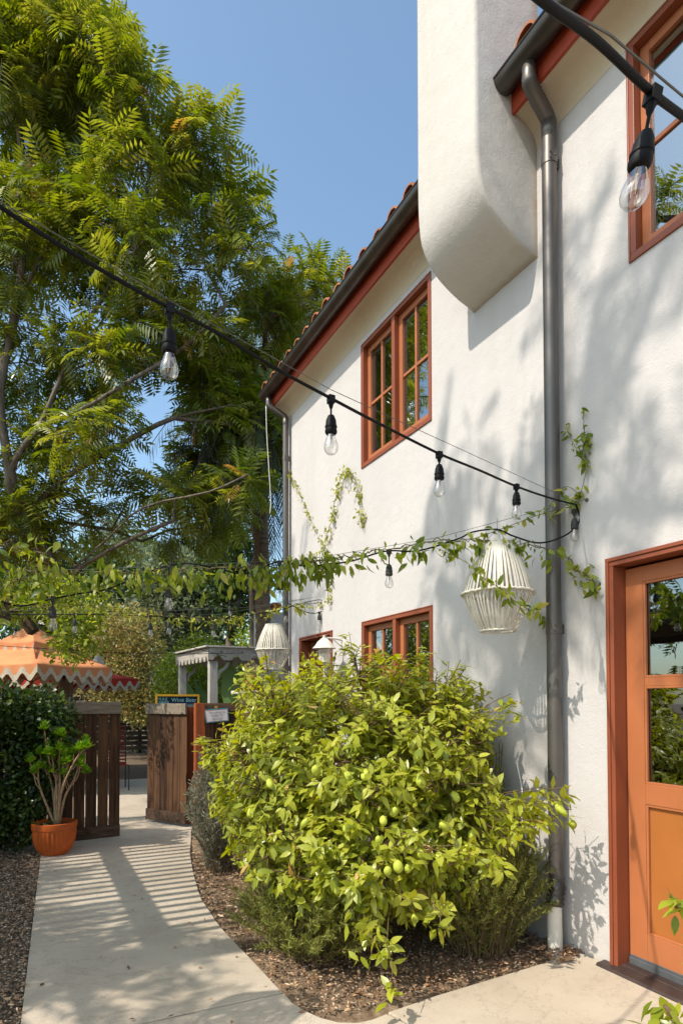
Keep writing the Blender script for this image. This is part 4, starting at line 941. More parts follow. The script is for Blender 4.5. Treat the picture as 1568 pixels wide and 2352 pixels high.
# ================================================================ pot with branching succulent
px0, py0 = .25, 7.17
pot = thing('flower_pot', (px0, py0, 0), 'orange terracotta pot with vertical flutes on the path corner by the left gate', 'pot')
m = MB()
def flute(a, z): return (1+(.03*math.cos(a*30) if .05 < z < .25 else 0))*.93
m.lathe([(0, 0), (.13, 0), (.15, .02), (.185, .07), (.208, .13), (.22, .20), (.226, .26), (.232, .265), (.236, .30), (.236, .325), (.222, .33), (.212, .325), (.21, .28), (.2, .26)], (px0, py0, 0), 144, flute)
m.build('pot_body', M['terracotta'], pot, smooth='auto')
m = MB(); m.lathe([(.0, .015), (.1, .012), (.205, 0)], (px0, py0, .283), 20); m.build('potting_soil', M['soil'], pot, smooth=True)
su = thing('potted_succulent', (px0, py0, .285), 'branching green succulent with rosette tips growing in the orange pot', 'succulent')
sm_ = MB(); ros = []
def pp(x, y): return atY(x, y, 7.17)
for base_x, path in ((0, [(134, 1885), (140, 1820), (168, 1750), (196, 1712)]), (0, [(132, 1885), (130, 1800), (120, 1740), (112, 1715)]), (0, [(134, 1885), (145, 1800), (175, 1760), (200, 1775)]), (0, [(132, 1885), (138, 1800), (135, 1740), (138, 1700)]), (0, [(128, 1888), (108, 1850), (90, 1800), (88, 1762)]), (0, [(130, 1885), (127, 1830), (132, 1780), (120, 1742)]), (0, [(133, 1885), (135, 1820), (140, 1760), (150, 1722)]), (0, [(135, 1885), (150, 1830), (170, 1790), (185, 1745)]),
                     (0, [(131, 1885), (140, 1830), (155, 1780), (160, 1735)]), (0, [(129, 1885), (122, 1815), (112, 1775), (108, 1745)])):
    P3 = [pp(x, y) for x, y in path]; off = rng.normal(0, .06, 3)*np.array((0, 1, 0)); P3 = [q+off*(i/3) for i, q in enumerate(P3)]; P3[0][2] = .28
    C = catmull(P3, 6); sm_.tube(C, list(np.linspace(.014, .007, len(C))), 7); ros.append(C[-1])
    for _ in range(3):
        k = random.randint(len(C)//2-2, len(C)-4); b0 = np.array(C[k]); e = b0+np.array((random.uniform(-.09, .09), random.uniform(-.12, .12), random.uniform(.1, .26)))
        sm_.tube(catmull([b0, b0*.6+e*.4+np.array((e[0]-b0[0], e[1]-b0[1], 0))*.3, e], 4), .006, 5); ros.append(e)
sm_.build('stem', M['succstem'], su, smooth=True)
P = []; Dd = []
for e in ros:
    for k in range(26):
        a = k*2.4; q = k/26; Dd.append((math.cos(a)*(.3+q), math.sin(a)*(.3+q), 1.1-q*1.0)); P.append(np.array(e)+np.array((0, 0, -.02*q)))
leafmesh('foliage', M['succleaf'], leaf_tmpl(.5, .1, -.15), np.array(P), np.array(Dd), np.tile((0, 0, 1.), (len(P), 1)), .088*rng.uniform(.7, 1.1, len(P)), rng.random(len(P)), su)

# ================================================================ gates and fence
def gate(name, label, A, B, ztop, zb, nb, gap, mrail, groupname, lean=0.):
    A, B = np.array(A, float), np.array(B, float); u = (B-A)/np.linalg.norm(B-A); L = np.linalg.norm(B-A); nrm = np.array((u[1], -u[0]))
    if nrm[1] > 0: nrm = -nrm
    root = thing(name, (A[0], A[1], zb), label, 'gate', groupname)
    def prm(mb, s0, s1, t0, t1, z0, z1):
        V = [(*(A+u*s+nrm*t), z) for s in (s0, s1) for t in (t0, t1) for z in (z0, z1)]
        mb.add(V, [(0, 1, 3, 2), (4, 6, 7, 5), (0, 4, 5, 1), (2, 3, 7, 6), (0, 2, 6, 4), (1, 5, 7, 3)])
    b = MB(); wv = L/nb
    for i in range(nb): prm(b, i*wv+(gap*random.uniform(.5, 1) if i else 0), (i+1)*wv-(0 if i == nb-1 else gap*.3), 0, .02, zb+.05, ztop-.04)
    b.build('board_panel', M['brownwood'], root, bevel=.002)
    r = MB(); prm(r, -.004, L+.004, .021, .05, ztop-.135, ztop); r.build('top_rail', M[mrail], root, bevel=.003)
    r = MB(); prm(r, 0, L, .021, .045, zb, zb+.14); r.build('bottom_rail', M['brownwoodx'], root, bevel=.003)
    r = MB()
    for s_ in (.12*L, .5*L, .85*L):
        q = A+u*s_+nrm*.052
        r.lathe([(0, .003), (.007, .002), (.009, -.002)], (0, 0, 0), 8); k = len(r.V)
        for i in range(k-24, k): x, y, z = r.V[i]; r.V[i] = (q[0]+x, q[1]+nrm[1]*z, ztop-.04+y)
    r.build('bolt_heads', M['wire'], root)
    return root
gate('wooden_gate', 'left brown gate leaf with gapped boards behind the orange pot', (.32, 7.58), (.94, 7.66), 1.56, .03, 5, .013, 'greywoodx', 'garden gate leaves')
gate('wooden_gate', 'right gate leaf of dark boards swung open beside the bush', (1.42, 8.60), (1.79, 7.96), 1.54, .03, 6, .006, 'greywoodx', 'garden gate leaves')
m = MB(); m.box(-.02, .0, 0, 0, 0, 0) if False else None
pz = MB(); q0, q1 = atY(447, 1620, 7.86), atY(467, 1620, 7.86); pz.box(q0[0], q1[0]+.01, 7.80, 7.90, 0, 1.545)
tag(pz.build('gate_post', M['redwood'], bevel=.004), 'orange red stained wooden post between right gate and fence', 'post')
pz = MB(); pz.box(.25, .32, 7.6, 7.68, 0, 1.5); tag(pz.build('gate_post', M['redwood'], bevel=.004), 'reddish post half hidden by the hedge at left gate hinge', 'post')
fn = thing('wooden_fence', (2.0, 7.86, 0), 'dark brown board fence between the red post and the house', 'fence')
b = MB(); x = q1[0]+.012
while x < D-.02:
    w_ = random.uniform(.11, .14); b.box(x, min(x+w_-.004, D-.01), 7.85, 7.868, .04, 1.50); x += w_
b.build('board_panel', M['brownwood'], fn, bevel=.002)
b = MB(); b.box(q1[0]+.011, D-.004, 7.81, 7.849, 1.44, 1.545); b.build('top_rail', M['brownwoodx'], fn, bevel=.004)
fl = thing('wooden_fence', (-1.5, 7.64, 0), 'dark board fence hidden behind the ivy hedge on the left', 'fence'); b = MB(); x = -4.
while x < .23: b.box(x, x+.125, 7.62, 7.64, 0, 1.46); x += .14
b.build('board_panel', M['brownwood'], fl)
pz = MB(); q2_, q3_ = atY(430, 1625, 8.02), atY(446, 1625, 8.02); pz.box(q2_[0], q3_[0], 8.0, 8.03, .02, 1.50)
tag(pz.build('wooden_board', M['redwood'], bevel=.003), 'narrow reddish brown board filling the gap beside the right gate leaf', 'board', None, 'thing')
# notice on the fence
s0, s1 = atY(469, 1632, 7.80), atY(527, 1660, 7.80)
def pt(x, y, o=0): q = atY(x, y, 7.80-o); return q
sg = thing('sign', tuple(pt(470, 1665)), 'white notice card with teal border taped on the brown fence', 'sign')
def quad(P, name, mat, parent, th=.002):
    m = MB(); V = [tuple(p) for p in P]+[(p[0], p[1]+th, p[2]) for p in P]; m.add(V, [(0, 1, 2, 3), (7, 6, 5, 4), (0, 4, 5, 1), (1, 5, 6, 2), (2, 6, 7, 3), (3, 7, 4, 0)]); return m.build(name, mat, parent)
q = [pt(474, 1661), pt(526, 1656), pt(524, 1626), pt(469, 1630)]
quad(q, 'border', M['teal'], sg); c_ = sum(q)/4
quad([c_+(p-c_)*np.array((.93, 1, .87))+np.array((0, -.003, -.002)) for p in q], 'red_line', M['redline'], sg); quad([c_+(p-c_)*np.array((.90, 1, .80))+np.array((0, -.006, -.003)) for p in q], 'card', M['paper'], sg)
ct = pt(496, 1625); quad([ct+np.array((-.02, -.009, -.012)), ct+np.array((.02, -.009, -.012)), ct+np.array((.02, -.009, .02)), ct+np.array((-.02, -.009, .02))], 'tape', M['tape'], sg)
def text(s_, size, loc, rot, mat, parent, name='lettering', ext=.0004):
    cu_ = bpy.data.curves.new(name, 'FONT'); cu_.body = s_; cu_.size = size; cu_.extrude = ext; cu_.align_x = 'CENTER'; cu_.align_y = 'CENTER'
    tmp = bpy.data.objects.new('tmp', cu_); COL.objects.link(tmp); dg = bpy.context.evaluated_depsgraph_get(); dg.update()
    me = bpy.data.meshes.new_from_object(tmp.evaluated_get(dg)); bpy.data.objects.remove(tmp)
    mt = Matrix.Translation(Vector(np.array(loc)-ORG[parent.name])) @ rot.to_4x4(); me.transform(mt); me.materials.clear()
    return link_mesh(name, me, mat, parent, None)
RX = Matrix.Rotation(R_(90), 3, 'X')
for i, s_ in enumerate(('No persons', 'under 21', 'allowed')):
    text(s_, .042, c_+np.array((.0, -.0085, .042-.042*i)), Matrix.Rotation(R_(-4), 3, 'Y') @ RX, M['ink'], sg)

# ================================================================ left hedge
random.seed(11)
hb = []
for k in range(70):
    x = random.uniform(-1.2, .26); y = random.uniform(7.28, 7.7); z = random.choice([random.uniform(.2, 1.5), random.uniform(1.15, 1.52)])
    hb.append(((x, y, z), random.uniform(.17, .27)))
hb += [((-.25, 7.3, 1.55), .22), ((.0, 7.35, 1.48), .2), ((.2, 7.42, 1.38), .17), ((-.55, 7.3, 1.6), .25), ((.12, 7.45, 1.15), .2), ((.05, 7.45, .8), .2), ((-.1, 7.45, .5), .22)]
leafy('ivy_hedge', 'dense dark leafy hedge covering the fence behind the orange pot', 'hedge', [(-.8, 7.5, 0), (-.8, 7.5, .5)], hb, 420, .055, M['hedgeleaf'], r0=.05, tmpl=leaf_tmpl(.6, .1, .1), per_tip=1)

# ================================================================ out-of-frame pergola on the left
pg = thing('wooden_pergola', (-1.25, 6., 0), 'dark timber pergola whose brace end shows at the left picture edge', 'pergola')
b = MB(); yy = 3.95
while yy < 7.0: b.box(-2.35, -.62, yy, yy+.055, 2.60, 2.66); yy += .152
b.build('slats', M['darkwood'], pg)
b = MB(); b.box(-1.36, -1.26, 3.8, 8.95, 2.44, 2.597); b.box(-2.3, -2.2, 3.8, 8.95, 2.44, 2.597); b.build('beam', M['darkwood'], pg)
for (x, y) in ((-2.25, 4.0), (-2.25, 8.6), (-1.31, 8.6)):
    b = MB(); b.box(x-.06, x+.06, y-.06, y+.06, 0, 2.44); b.build('post', M['darkwood'], pg)
b = MB(); b.bar(dep(18, 1370, 8.3), dep(78, 1452, 8.3), .14, .12); b.box(-1.3, dep(30, 1420, 8.3)[0], 8.5, 8.62, dep(20, 1440, 8.3)[2], dep(20, 1405, 8.3)[2]); b.build('brace', M['darkwood'], pg)

# ================================================================ umbrellas
def umbrella(name, c, r, label, cloth, z_apex, z_rim, a0, under, sides=6, sc=1.):
    root = thing(name, (c[0], c[1], 0), label, 'umbrella', 'fringed patio umbrellas'); cx, cy = c
    def tier(nm, ri, zi, ro, zo, parent, vh=.10):
        m = MB(); V = []; Fc = []; sub = 12
        per_side = 12
        n = sides*per_side
        def P(rr, z, k, sag):
            s_, f = divmod(k, per_side); f /= per_side; p0 = a0+s_*2*math.pi/sides; p1 = a0+(s_+1)*2*math.pi/sides
            x = rr*((1-f)*math.cos(p0)+f*math.cos(p1)); y = rr*((1-f)*math.sin(p0)+f*math.sin(p1)); return (cx+x, cy+y, z-sag*math.sin(math.pi*f))
        rings = 8
        for i in range(rings+1):
            f = i/rings; rr = ri+(ro-ri)*f; z = zi+(zo-zi)*(f**.9)
            for k in range(n): V.append(P(rr, z, k, .03*f))
        for i in range(rings):
            for k in range(n): Fc.append((i*n+k, (i+1)*n+k, (i+1)*n+(k+1) % n, i*n+(k+1) % n))
        m.add(V, Fc, .5); can = m.build(nm, M[cloth], parent, smooth='auto', solid=.004)
        v = MB(); fr = MB(); sc_n = 6 if ro > .9 else 4; res = 10
        tot = sides*sc_n*res
        for mb_, za, zb_, off in ((v, lambda w_: 0, lambda w_: -.035-.13*w_, .0), (fr, lambda w_: -.03-.13*w_, lambda w_: -.135-.125*w_, .006)):
            V = []
            for k in range(tot+1):
                ff = k/tot*sides; s_ = int(ff) % sides; f = ff-int(ff); p0 = a0+s_*2*math.pi/sides; p1 = a0+(s_+1)*2*math.pi/sides
                x = (ro+off)*((1-f)*math.cos(p0)+f*math.cos(p1)); y = (ro+off)*((1-f)*math.sin(p0)+f*math.sin(p1)); w_ = .5-.5*math.cos(2*math.pi*f*sc_n)
                jit = random.uniform(-.004, .004) if mb_ is fr else 0
                zz = zo-.03*math.sin(math.pi*f); V += [(cx+x, cy+y, zz+za(w_)), (cx+x*1.004, cy+y*1.004, zz+zb_(w_)+jit)]
            mb_.add(V, [(2*k, 2*k+1, 2*k+3, 2*k+2) for k in range(tot)], .5)
        v.build('valance', M[cloth], can, solid=.003); fr.build('fringe', M['fringe'], can, solid=.008)
        return can
    tier('canopy', .25*sc, z_apex-.32*sc, r, z_rim, root); tier('upper_canopy', .02, z_apex, .62*sc, z_apex-.36*sc, root)
    m = MB(); m.tube([(cx, cy, 0), (cx, cy, z_apex+.04)], .026, 12); m.lathe([(0, .09), (.02, .07), (.03, .04), (.012, 0)], (cx, cy, z_apex), 12); m.build('pole', M['redwood'], root, smooth='auto')
    m = MB()
    for s_ in range(sides):
        a = a0+s_*2*math.pi/sides; m.bar((cx, cy, z_apex-.1), (cx+r*.97*math.cos(a), cy+r*.97*math.sin(a), z_rim-.03), .02, .02); m.bar((cx, cy, z_rim-.25), (cx+r*.5*math.cos(a), cy+r*.5*math.sin(a), z_rim+.1), .015, .015)
    m.build('ribs', M['redwood'], root)
    m = MB(); m.lathe([(0, .05), (.05, .05), (.22, .03), (.25, 0), (0, 0)], (cx, cy, -.04), 20); m.build('umbrella_base', M['darkmetal'], root, smooth='auto')
    return root
aF = math.atan2(10.87-12.22, .11-.03)
umbrella('patio_umbrella', (.03, 12.22), 1.40, 'near faded orange umbrella with scalloped cream fringe in two tiers', 'orangecloth', 2.92, 2.16, aF, None)
umbrella('patio_umbrella', (.55, 15.2), 1.75, 'deep red fringed umbrella behind the orange one', 'redcloth', 2.75, 2.08, aF+.1, None, sc=1.2)
umbrella('patio_umbrella', (-1.3, 15.0), 1.5, 'red fringed umbrella glimpsed under the left side of the orange one', 'redcloth', 2.6, 2.0, aF+.4, None)

# ================================================================ silvered garden pavilion with scalloped valance
pv = thing('garden_pavilion', (2.9, 11.2, 0), 'weathered silver grey wooden pavilion with scalloped valance beyond the fence', 'pavilion')
nc = np.array((2.66, 10.35)); fcn = np.array((2.50, 12.15)); ux = np.array((.985, -.02)); 
def scallop(A, B, z0, z1, n, th, name):
    A, B = np.array(A), np.array(B); u = (B-A)/np.linalg.norm(B-A); L = np.linalg.norm(B-A); nr = np.array((u[1], -u[0]))*th; m = MB(); K = n*10; V = []
    for k in range(K+1):
        f = k/K; w_ = abs(math.sin(math.pi*f*n)); q = A+u*L*f; zb_ = z0+(z1-z0)*(.42+.0)+0
        zlow = z0+(1-w_**.6)*.0+(.10*(1-w_)**1.5 if False else 0)
        ph = (f*n) % 1; e = .085*math.exp(-((ph-.5)/.20)**4) # arched notches between teeth
        zl = z0+e
        for s_ in (0, 1):
            V += [(*(q+nr*s_), z1), (*(q+nr*s_), zl)]
    for k in range(K):
        a = 4*k; m.add([V[a], V[a+1], V[a+5], V[a+4], V[a+2], V[a+3], V[a+7], V[a+6]], [(0, 1, 2, 3), (7, 6, 5, 4), (1, 5, 6, 2), (0, 3, 7, 4)], .5)
    return m.build(name, M['greywoodh'], pv)
scallop(nc, nc+ux*1.6, 2.26, 2.47, 5, .03, 'valance'); scallop(nc+np.array((0, .01)), fcn, 2.24, 2.45, 9, .03, 'valance'); scallop(fcn, fcn+ux*1.7, 2.26, 2.45, 6, .03, 'valance')
m = MB(); m.add([(nc[0]-.06, nc[1]-.06, 2.475), (nc[0]+1.7, nc[1]-.1, 2.475), (fcn[0]+1.7, fcn[1]+.05, 2.475), (fcn[0]-.06, fcn[1]+.05, 2.475), (nc[0]-.06, nc[1]-.06, 2.50), (nc[0]+1.7, nc[1]-.1, 2.50), (fcn[0]+1.7, fcn[1]+.05, 2.50), (fcn[0]-.06, fcn[1]+.05, 2.50)], [(3, 2, 1, 0), (4, 5, 6, 7), (0, 1, 5, 4), (1, 2, 6, 5), (2, 3, 7, 6), (3, 0, 4, 7)]); m.build('roof_board', M['greywood'], pv)
for (x, y, w_) in ((nc[0]+.10, nc[1]+.10, .14), (fcn[0]+.10, fcn[1]-.1, .13), (nc[0]+1.05, nc[1]+.08, .14), (nc[0]+1.5, nc[1]+.06, .14), (fcn[0]+1.6, fcn[1]-.1, .13)):
    m = MB(); m.box(x-w_/2, x+w_/2, y-w_/2, y+w_/2, 0, 2.25); m.build('post', M['greywood'], pv, bevel=.006)
for (x, y, sx, sy) in ((fcn[0]+.17, fcn[1]-.1, 1, 0), (nc[0]+.17, nc[1]+.10, 1, 0), (nc[0]+.10, nc[1]+.17, 0, 1), (nc[0]+.98, nc[1]+.08, -1, 0)):
    m = MB(); m.tube(catmull([(x, y, 1.95), (x+.05*sx, y+.05*sy, 2.08), (x+.13*sx, y+.13*sy, 2.12), (x+.2*sx, y+.2*sy, 2.24)], 4), [.035, .04, .04, .04, .04, .035, .035, .03, .03, .03, .03, .03, .03][:13], 6); m.build('bracket', M['greywood'], pv, smooth=True)
# chalkboard
cb0, cb1 = dep(357, 1640, 11.3), dep(458, 1640, 11.6)
cbz1 = dep(400, 1595, 11.4)[2]; cbz0 = 1.02
cb = thing('chalkboard', ((cb0[0]+cb1[0])/2, (cb0[1]+cb1[1])/2, cbz0), 'dark blue chalkboard menu in yellow frame above the right gate', 'chalkboard')
u = (cb1-cb0)[:2]; Lc = np.linalg.norm(u); u = u/Lc; nr = np.array((u[1], -u[0]));
def cbox(s0, s1, t0, t1, z0, z1, name, mat):
    m = MB(); V = [(*(cb0[:2]+u*s_+nr*t_), z) for s_ in (s0, s1) for t_ in (t0, t1) for z in (z0, z1)]
    m.add(V, [(0, 1, 3, 2), (4, 6, 7, 5), (0, 4, 5, 1), (2, 3, 7, 6), (0, 2, 6, 4), (1, 5, 7, 3)]); return m.build(name, mat, cb, bevel=.002)
cbox(0, Lc, -.02, 0, cbz0, cbz1-.01, 'board', M['chalk']); fw = .035
for (a, b, c0, c1) in ((0, Lc, cbz1-fw, cbz1), (0, fw, cbz0, cbz1-fw), (Lc-fw, Lc, cbz0, cbz1-fw)): cbox(a, b, .001, .02, c0, c1, 'frame', M['yellow'])
for (x, y) in ((.08, 0), (Lc-.08, 0)): cbox(x-.02, x+.02, -.06, -.02, -.02, cbz0+.3, 'stand_leg', M['darkwood'])
RB = Matrix.Rotation(math.atan2(u[1], u[0]), 3, 'Z') @ RX
def cpos(f, z): q = cb0[:2]+u*Lc*f+nr*.004; return np.array((q[0], q[1], z))
text('MULE', .075, cpos(.15, cbz1-.085), RB, M['chalkmark'], cb); text('DRINKS', .062, cpos(.16, cbz1-.145), RB, M['chalkmark'], cb)
text('Wine', .10, cpos(.50, cbz1-.10), RB, M['chalkmark'], cb); text('Beer', .10, cpos(.81, cbz1-.10), RB, M['chalkmark'], cb)
m = MB()
for f0 in (.08, .37, .72):
    for r_ in range(5):
        L_ = random.uniform(.1, .2); q = cpos(f0, cbz1-.195-r_*.028); q2 = cpos(min(.93, f0+L_), cbz1-.195-r_*.028+.002); m.bar(q, q2, .001, .007)
m.build('chalk_lines', M['chalkmark'], cb)
# pedestal, small pots
pd_ = dep(563, 1575, 9.6)
pe = thing('plant_stand', (pd_[0], pd_[1], 0), 'white pedestal plant stand behind the fence under the pavilion', 'stand')
m = MB(); m.lathe([(0, 0), (.14, 0), (.14, .04), (.06, .1), (.05, 1.2), (.08, 1.55), (.09, 1.68)], (pd_[0], pd_[1], 0), 16); m.build('column', M['white'], pe, smooth='auto')
m = MB(); m.box(pd_[0]-.17, pd_[0]+.17, pd_[1]-.17, pd_[1]+.17, 1.685, 1.73); m.build('top_slab', M['white'], pe, bevel=.004)
def small_pot(p, r, h, label, plant=True):
    root = thing('flower_pot', tuple(p), label, 'pot', None); m = MB(); m.lathe([(0, 0), (r*.7, 0), (r*.95, h*.8), (r*1.08, h*.8), (r*1.08, h), (r*.95, h), (r*.9, h*.85), (0, h*.85)], p, 20); m.build('pot_body', M['terracotta2'], root, smooth='auto')
    return root
p_ = dep(578, 1580, 9.9); small_pot((p_[0], p_[1], 1.70), .11, .27, 'terracotta pot with small reddish plant on the white stand')
leafy('potted_plant', 'small reddish plant in the pot on the white stand', 'plant', [(p_[0], p_[1], 1.93), (p_[0], p_[1], 2.0)], [((p_[0], p_[1], 2.08), .1)], 700, .06, M['oliveleaf'], r0=.006, stem='twig')
q = dep(622, 1400, 15.0); cq = thing('neighbour_chimney', (q[0], q[1], 0), 'white chimney with orange clay caps beyond the house corner', 'chimney')
m = MB(); m.box(q[0]-.25, q[0]+.5, q[1], q[1]+.5, 0, q[2]-.05); m.build('stack', M['stucco'], cq)
for k in (0, .28): m = MB(); m.lathe([(.09, 0), (.10, .05), (.14, .1), (.15, .2), (.1, .24), (0, .24)], (q[0]-.1+k, q[1]+.15, q[2]-.05), 16); m.build('clay_cap', M['terracotta'], cq, smooth='auto')
# broad leaves near the pavilion
bn = thing('broad_leaf_plant', (3.15, 11.4, 0), 'tropical plant with one huge upright paddle leaf inside the pavilion', 'plant')
m = MB(); P = []; Dd = []; Sz = []; Nn = []
bt = leaf_tmpl(.26, .10, .12)
for (x0, y0_, x1, y1_, dd_, w_) in ((535, 1650, 520, 1508, 11.2, 1.25), (470, 1660, 398, 1535, 12.6, .8), (500, 1660, 440, 1560, 12.2, .9)):
    a, b = dep(x0, y0_, dd_), dep(x1, y1_, dd_); P.append(a); Dd.append(b-a); Sz.append(np.linalg.norm(b-a)*np.array((1, w_*1.0, 1.))); Nn.append(-FW*1.+np.array((-.3, 0, .25))); m.tube([(3.15, 11.4, 0), (a+np.array((3.15, 11.4, 0)))/2, a], [.03, .025, .015], 6)
m.build('stem', M['stem'], bn, smooth=True); leafmesh('foliage', M['bananaleaf'], bt, np.array(P), np.array(Dd), np.array(Nn), np.array(Sz), np.array([.9, .2, .3]), bn)
# red chair behind left gate
ch = dep(292, 1700, 11.4); cr = thing('patio_chair', (ch[0], ch[1], 0), 'red woven patio chair showing behind the left gate edge', 'chair'); cx_, cy_ = ch[0]-.22, ch[1]
m = MB(); V = []
for k in range(12):
    z = .45+.06*k; m.tube([(cx_-.22, cy_+.25+.1*k/12, z), (cx_, cy_+.31+.1*k/12, z+.01), (cx_+.22, cy_+.25+.1*k/12, z)], .014, 5)
m.build('backrest', M['chairred'], cr)
m = MB(); [m.bar((cx_-.22, cy_-.2+.038*k, .44), (cx_+.22, cy_-.2+.038*k, .44), .03, .01) for k in range(12)]; m.build('seat', M['chairred'], cr)
for sx in (-.23, .23):
    for sy in (-.2, .25): m = MB(); m.tube([(cx_+sx, cy_+sy, -.045), (cx_+sx, cy_+sy, .45 if sy < 0 else 1.17)], .011, 6); m.build('leg', M['darkmetal'], cr, smooth='auto')
# dark table edge near it
tb = thing('patio_table', (.7, 12.6, 0), 'dark round patio table under the orange umbrella', 'table'); m = MB(); m.lathe([(0, .03), (.55, .03), (.55, 0), (0, 0)], (.7, 12.6, .72), 28); m.build('tabletop', M['darkslat'], tb, smooth='auto'); m = MB(); m.tube([(.7, 12.6, -.04), (.7, 12.6, .72)], .04, 10); m.build('leg', M['darkmetal'], tb)
# far slat fence
ff = thing('slat_fence', (4, 20, 0), 'tall dark horizontal slat fence at the back of the courtyard', 'fence')
m = MB(); z = .12
while z < 2.0: m.box(-8, 14, 20.0, 20.03, z, z+.115); z += .15
m.build('slats', M['darkslat'], ff)
m = MB(); x = -8
while x < 14: m.box(x, x+.1, 20.031, 20.13, 0, 2.05); x += 1.1
m.build('fence_posts', M['darkslat'], ff)
fw_ = MB(); fw_.box(-12, 20, 27, 27.3, -.05, 2.6); tag(fw_.build('boundary_wall', M['concrete']), 'pale wall glimpsed through gaps of the dark slat fence', 'wall')

# ================================================================ trees
random.seed(5); rng = np.random.default_rng(5)
def inpoly(x, y, P):
    c_ = False; j = len(P)-1
    for i in range(len(P)):
        if (P[i][1] > y) != (P[j][1] > y) and x < (P[j][0]-P[i][0])*(y-P[i][1])/(P[j][1]-P[i][1])+P[i][0]: c_ = not c_
        j = i
    return c_
def fill(poly, n, d0, d1, r0, r1, shrink=1., holes=()):
    xs = [p[0] for p in poly]; ys = [p[1] for p in poly]; out = []; tries = 0
    while len(out) < n and tries < n*400:
        tries += 1; x, y = random.uniform(min(xs), max(xs)), random.uniform(min(ys), max(ys)); dd_ = random.uniform(d0, d1); r = random.uniform(r0, r1); rp = r*F/dd_*.80*shrink
        if not all(inpoly(x+rp*math.cos(a), y+rp*math.sin(a), poly) for a in np.linspace(0, 6.28, 7)[:-1]): continue
        if any((x-hx)**2+(y-hy)**2 < (hr+rp*.8)**2 for hx, hy, hr in holes): continue
        pnew = dep(x, y, dd_)
        if any(np.linalg.norm(pnew-o_[0]) < .62*(r+o_[1])*.8 for o_ in out) and random.random() < .85: continue
        out.append((pnew, r))
    return out
CR = [(-320, -180), (120, -60), (165, 30), (300, 55), (350, 150), (385, 240), (540, 270), (545, 400), (600, 520), (620, 600), (625, 700), (560, 760), (640, 900), (645, 1060), (560, 1180), (440, 1270), (250, 1250), (-60, 1310), (-320, 1300)]
HL = ((210, 1120, 30), (420, 1010, 22), (330, 1190, 30), (90, 1090, 20))
random.seed(31)
CRU = [p for p in CR if p[1] < 720]+[(560, 740), (-320, 720)]; CRL = [(-320, 640), (560, 700), (600, 800), (640, 900), (645, 1060), (560, 1180), (440, 1270), (250, 1250), (-60, 1310), (-320, 1300)]
bl = fill([(-320, -180), (120, -60), (165, 30), (300, 55), (335, 150), (370, 240), (515, 285), (525, 400), (585, 520), (605, 600), (600, 720), (-320, 720)], 80, 10.4, 12.4, .26, .55)
bl += fill([(380, 720), (600, 760), (640, 880), (645, 1060), (570, 1180), (440, 1260), (330, 1250), (400, 1080), (420, 900)], 34, 12.2, 14.2, .25, .42)
bl += fill(CRL, 58, 10.2, 12.6, .24, .46, holes=HL)
bl += [(dep(x, y, d_), r) for x, y, d_, r in ((490, 310, 11, .3), (455, 330, 11, .4), (545, 470, 11.2, .3), (575, 570, 11.4, .3), (240, 110, 10.5, .4), (290, 190, 10.5, .4), (340, 260, 10.8, .4))]
pinnate_tree('shade_tree', 'huge leafy tree with feathery compound leaves filling the upper left', 'tree', [tuple(gnd(150, 1800, 0)*0+dep(150, 1613, 11.6)+np.array((0, 0, -1.6))), tuple(dep(152, 1560, 11.6)), tuple(dep(150, 1400, 11.6)), tuple(dep(140, 1330, 11.6))], bl, 6.6, .54, M['treeleaf'], r0=.125, tips=5,
    limbs=[[dep(x, y, d_) for x, y, d_ in L] for L in (((140, 1330, 11.6), (250, 1235, 11), (330, 1165, 10.6), (480, 1130, 10.4), (570, 1090, 10.6)), ((140, 1330, 11.6), (240, 1270, 11.2), (330, 1225, 11), (400, 1195, 11)),
      ((140, 1330, 11.6), (60, 1190, 11), (25, 1090, 10.6), (90, 985, 10.5), (190, 940, 10.4), (290, 880, 10.4), (420, 800, 10.8), (520, 700, 11)), ((60, 1190, 11), (140, 1105, 11), (290, 1015, 11), (400, 960, 11.2), (540, 930, 11.4)),
      ((25, 1090, 10.6), (0, 900, 10.6), (40, 700, 10.8), (60, 450, 11), (30, 200, 11)), ((90, 985, 10.5), (170, 800, 10.8), (260, 640, 11), (330, 480, 11), (350, 330, 11)), ((40, 700, 10.8), (110, 560, 11), (200, 400, 11), (240, 200, 11)))])
CR2 = [(560, 640), (700, 600), (790, 620), (775, 680), (700, 780), (640, 830), (560, 800)]
b2 = fill(CR2, 7, 12.5, 14.5, .35, .5, shrink=.7)+[(dep(x, y, 13.5), .27) for x, y in ((620, 640), (680, 640), (740, 640), (650, 690), (690, 720), (600, 720), (640, 780), (770, 650))]
pinnate_tree('shade_tree', 'lower feathery tree crown reaching over the tiled roof edge', 'tree', [(5.5, 16.4, -.05), (5.5, 16.3, 2.5), (5.2, 15.6, 5.0)], b2, 6.0, .48, M['treeleaf'], r0=.16, tips=5)
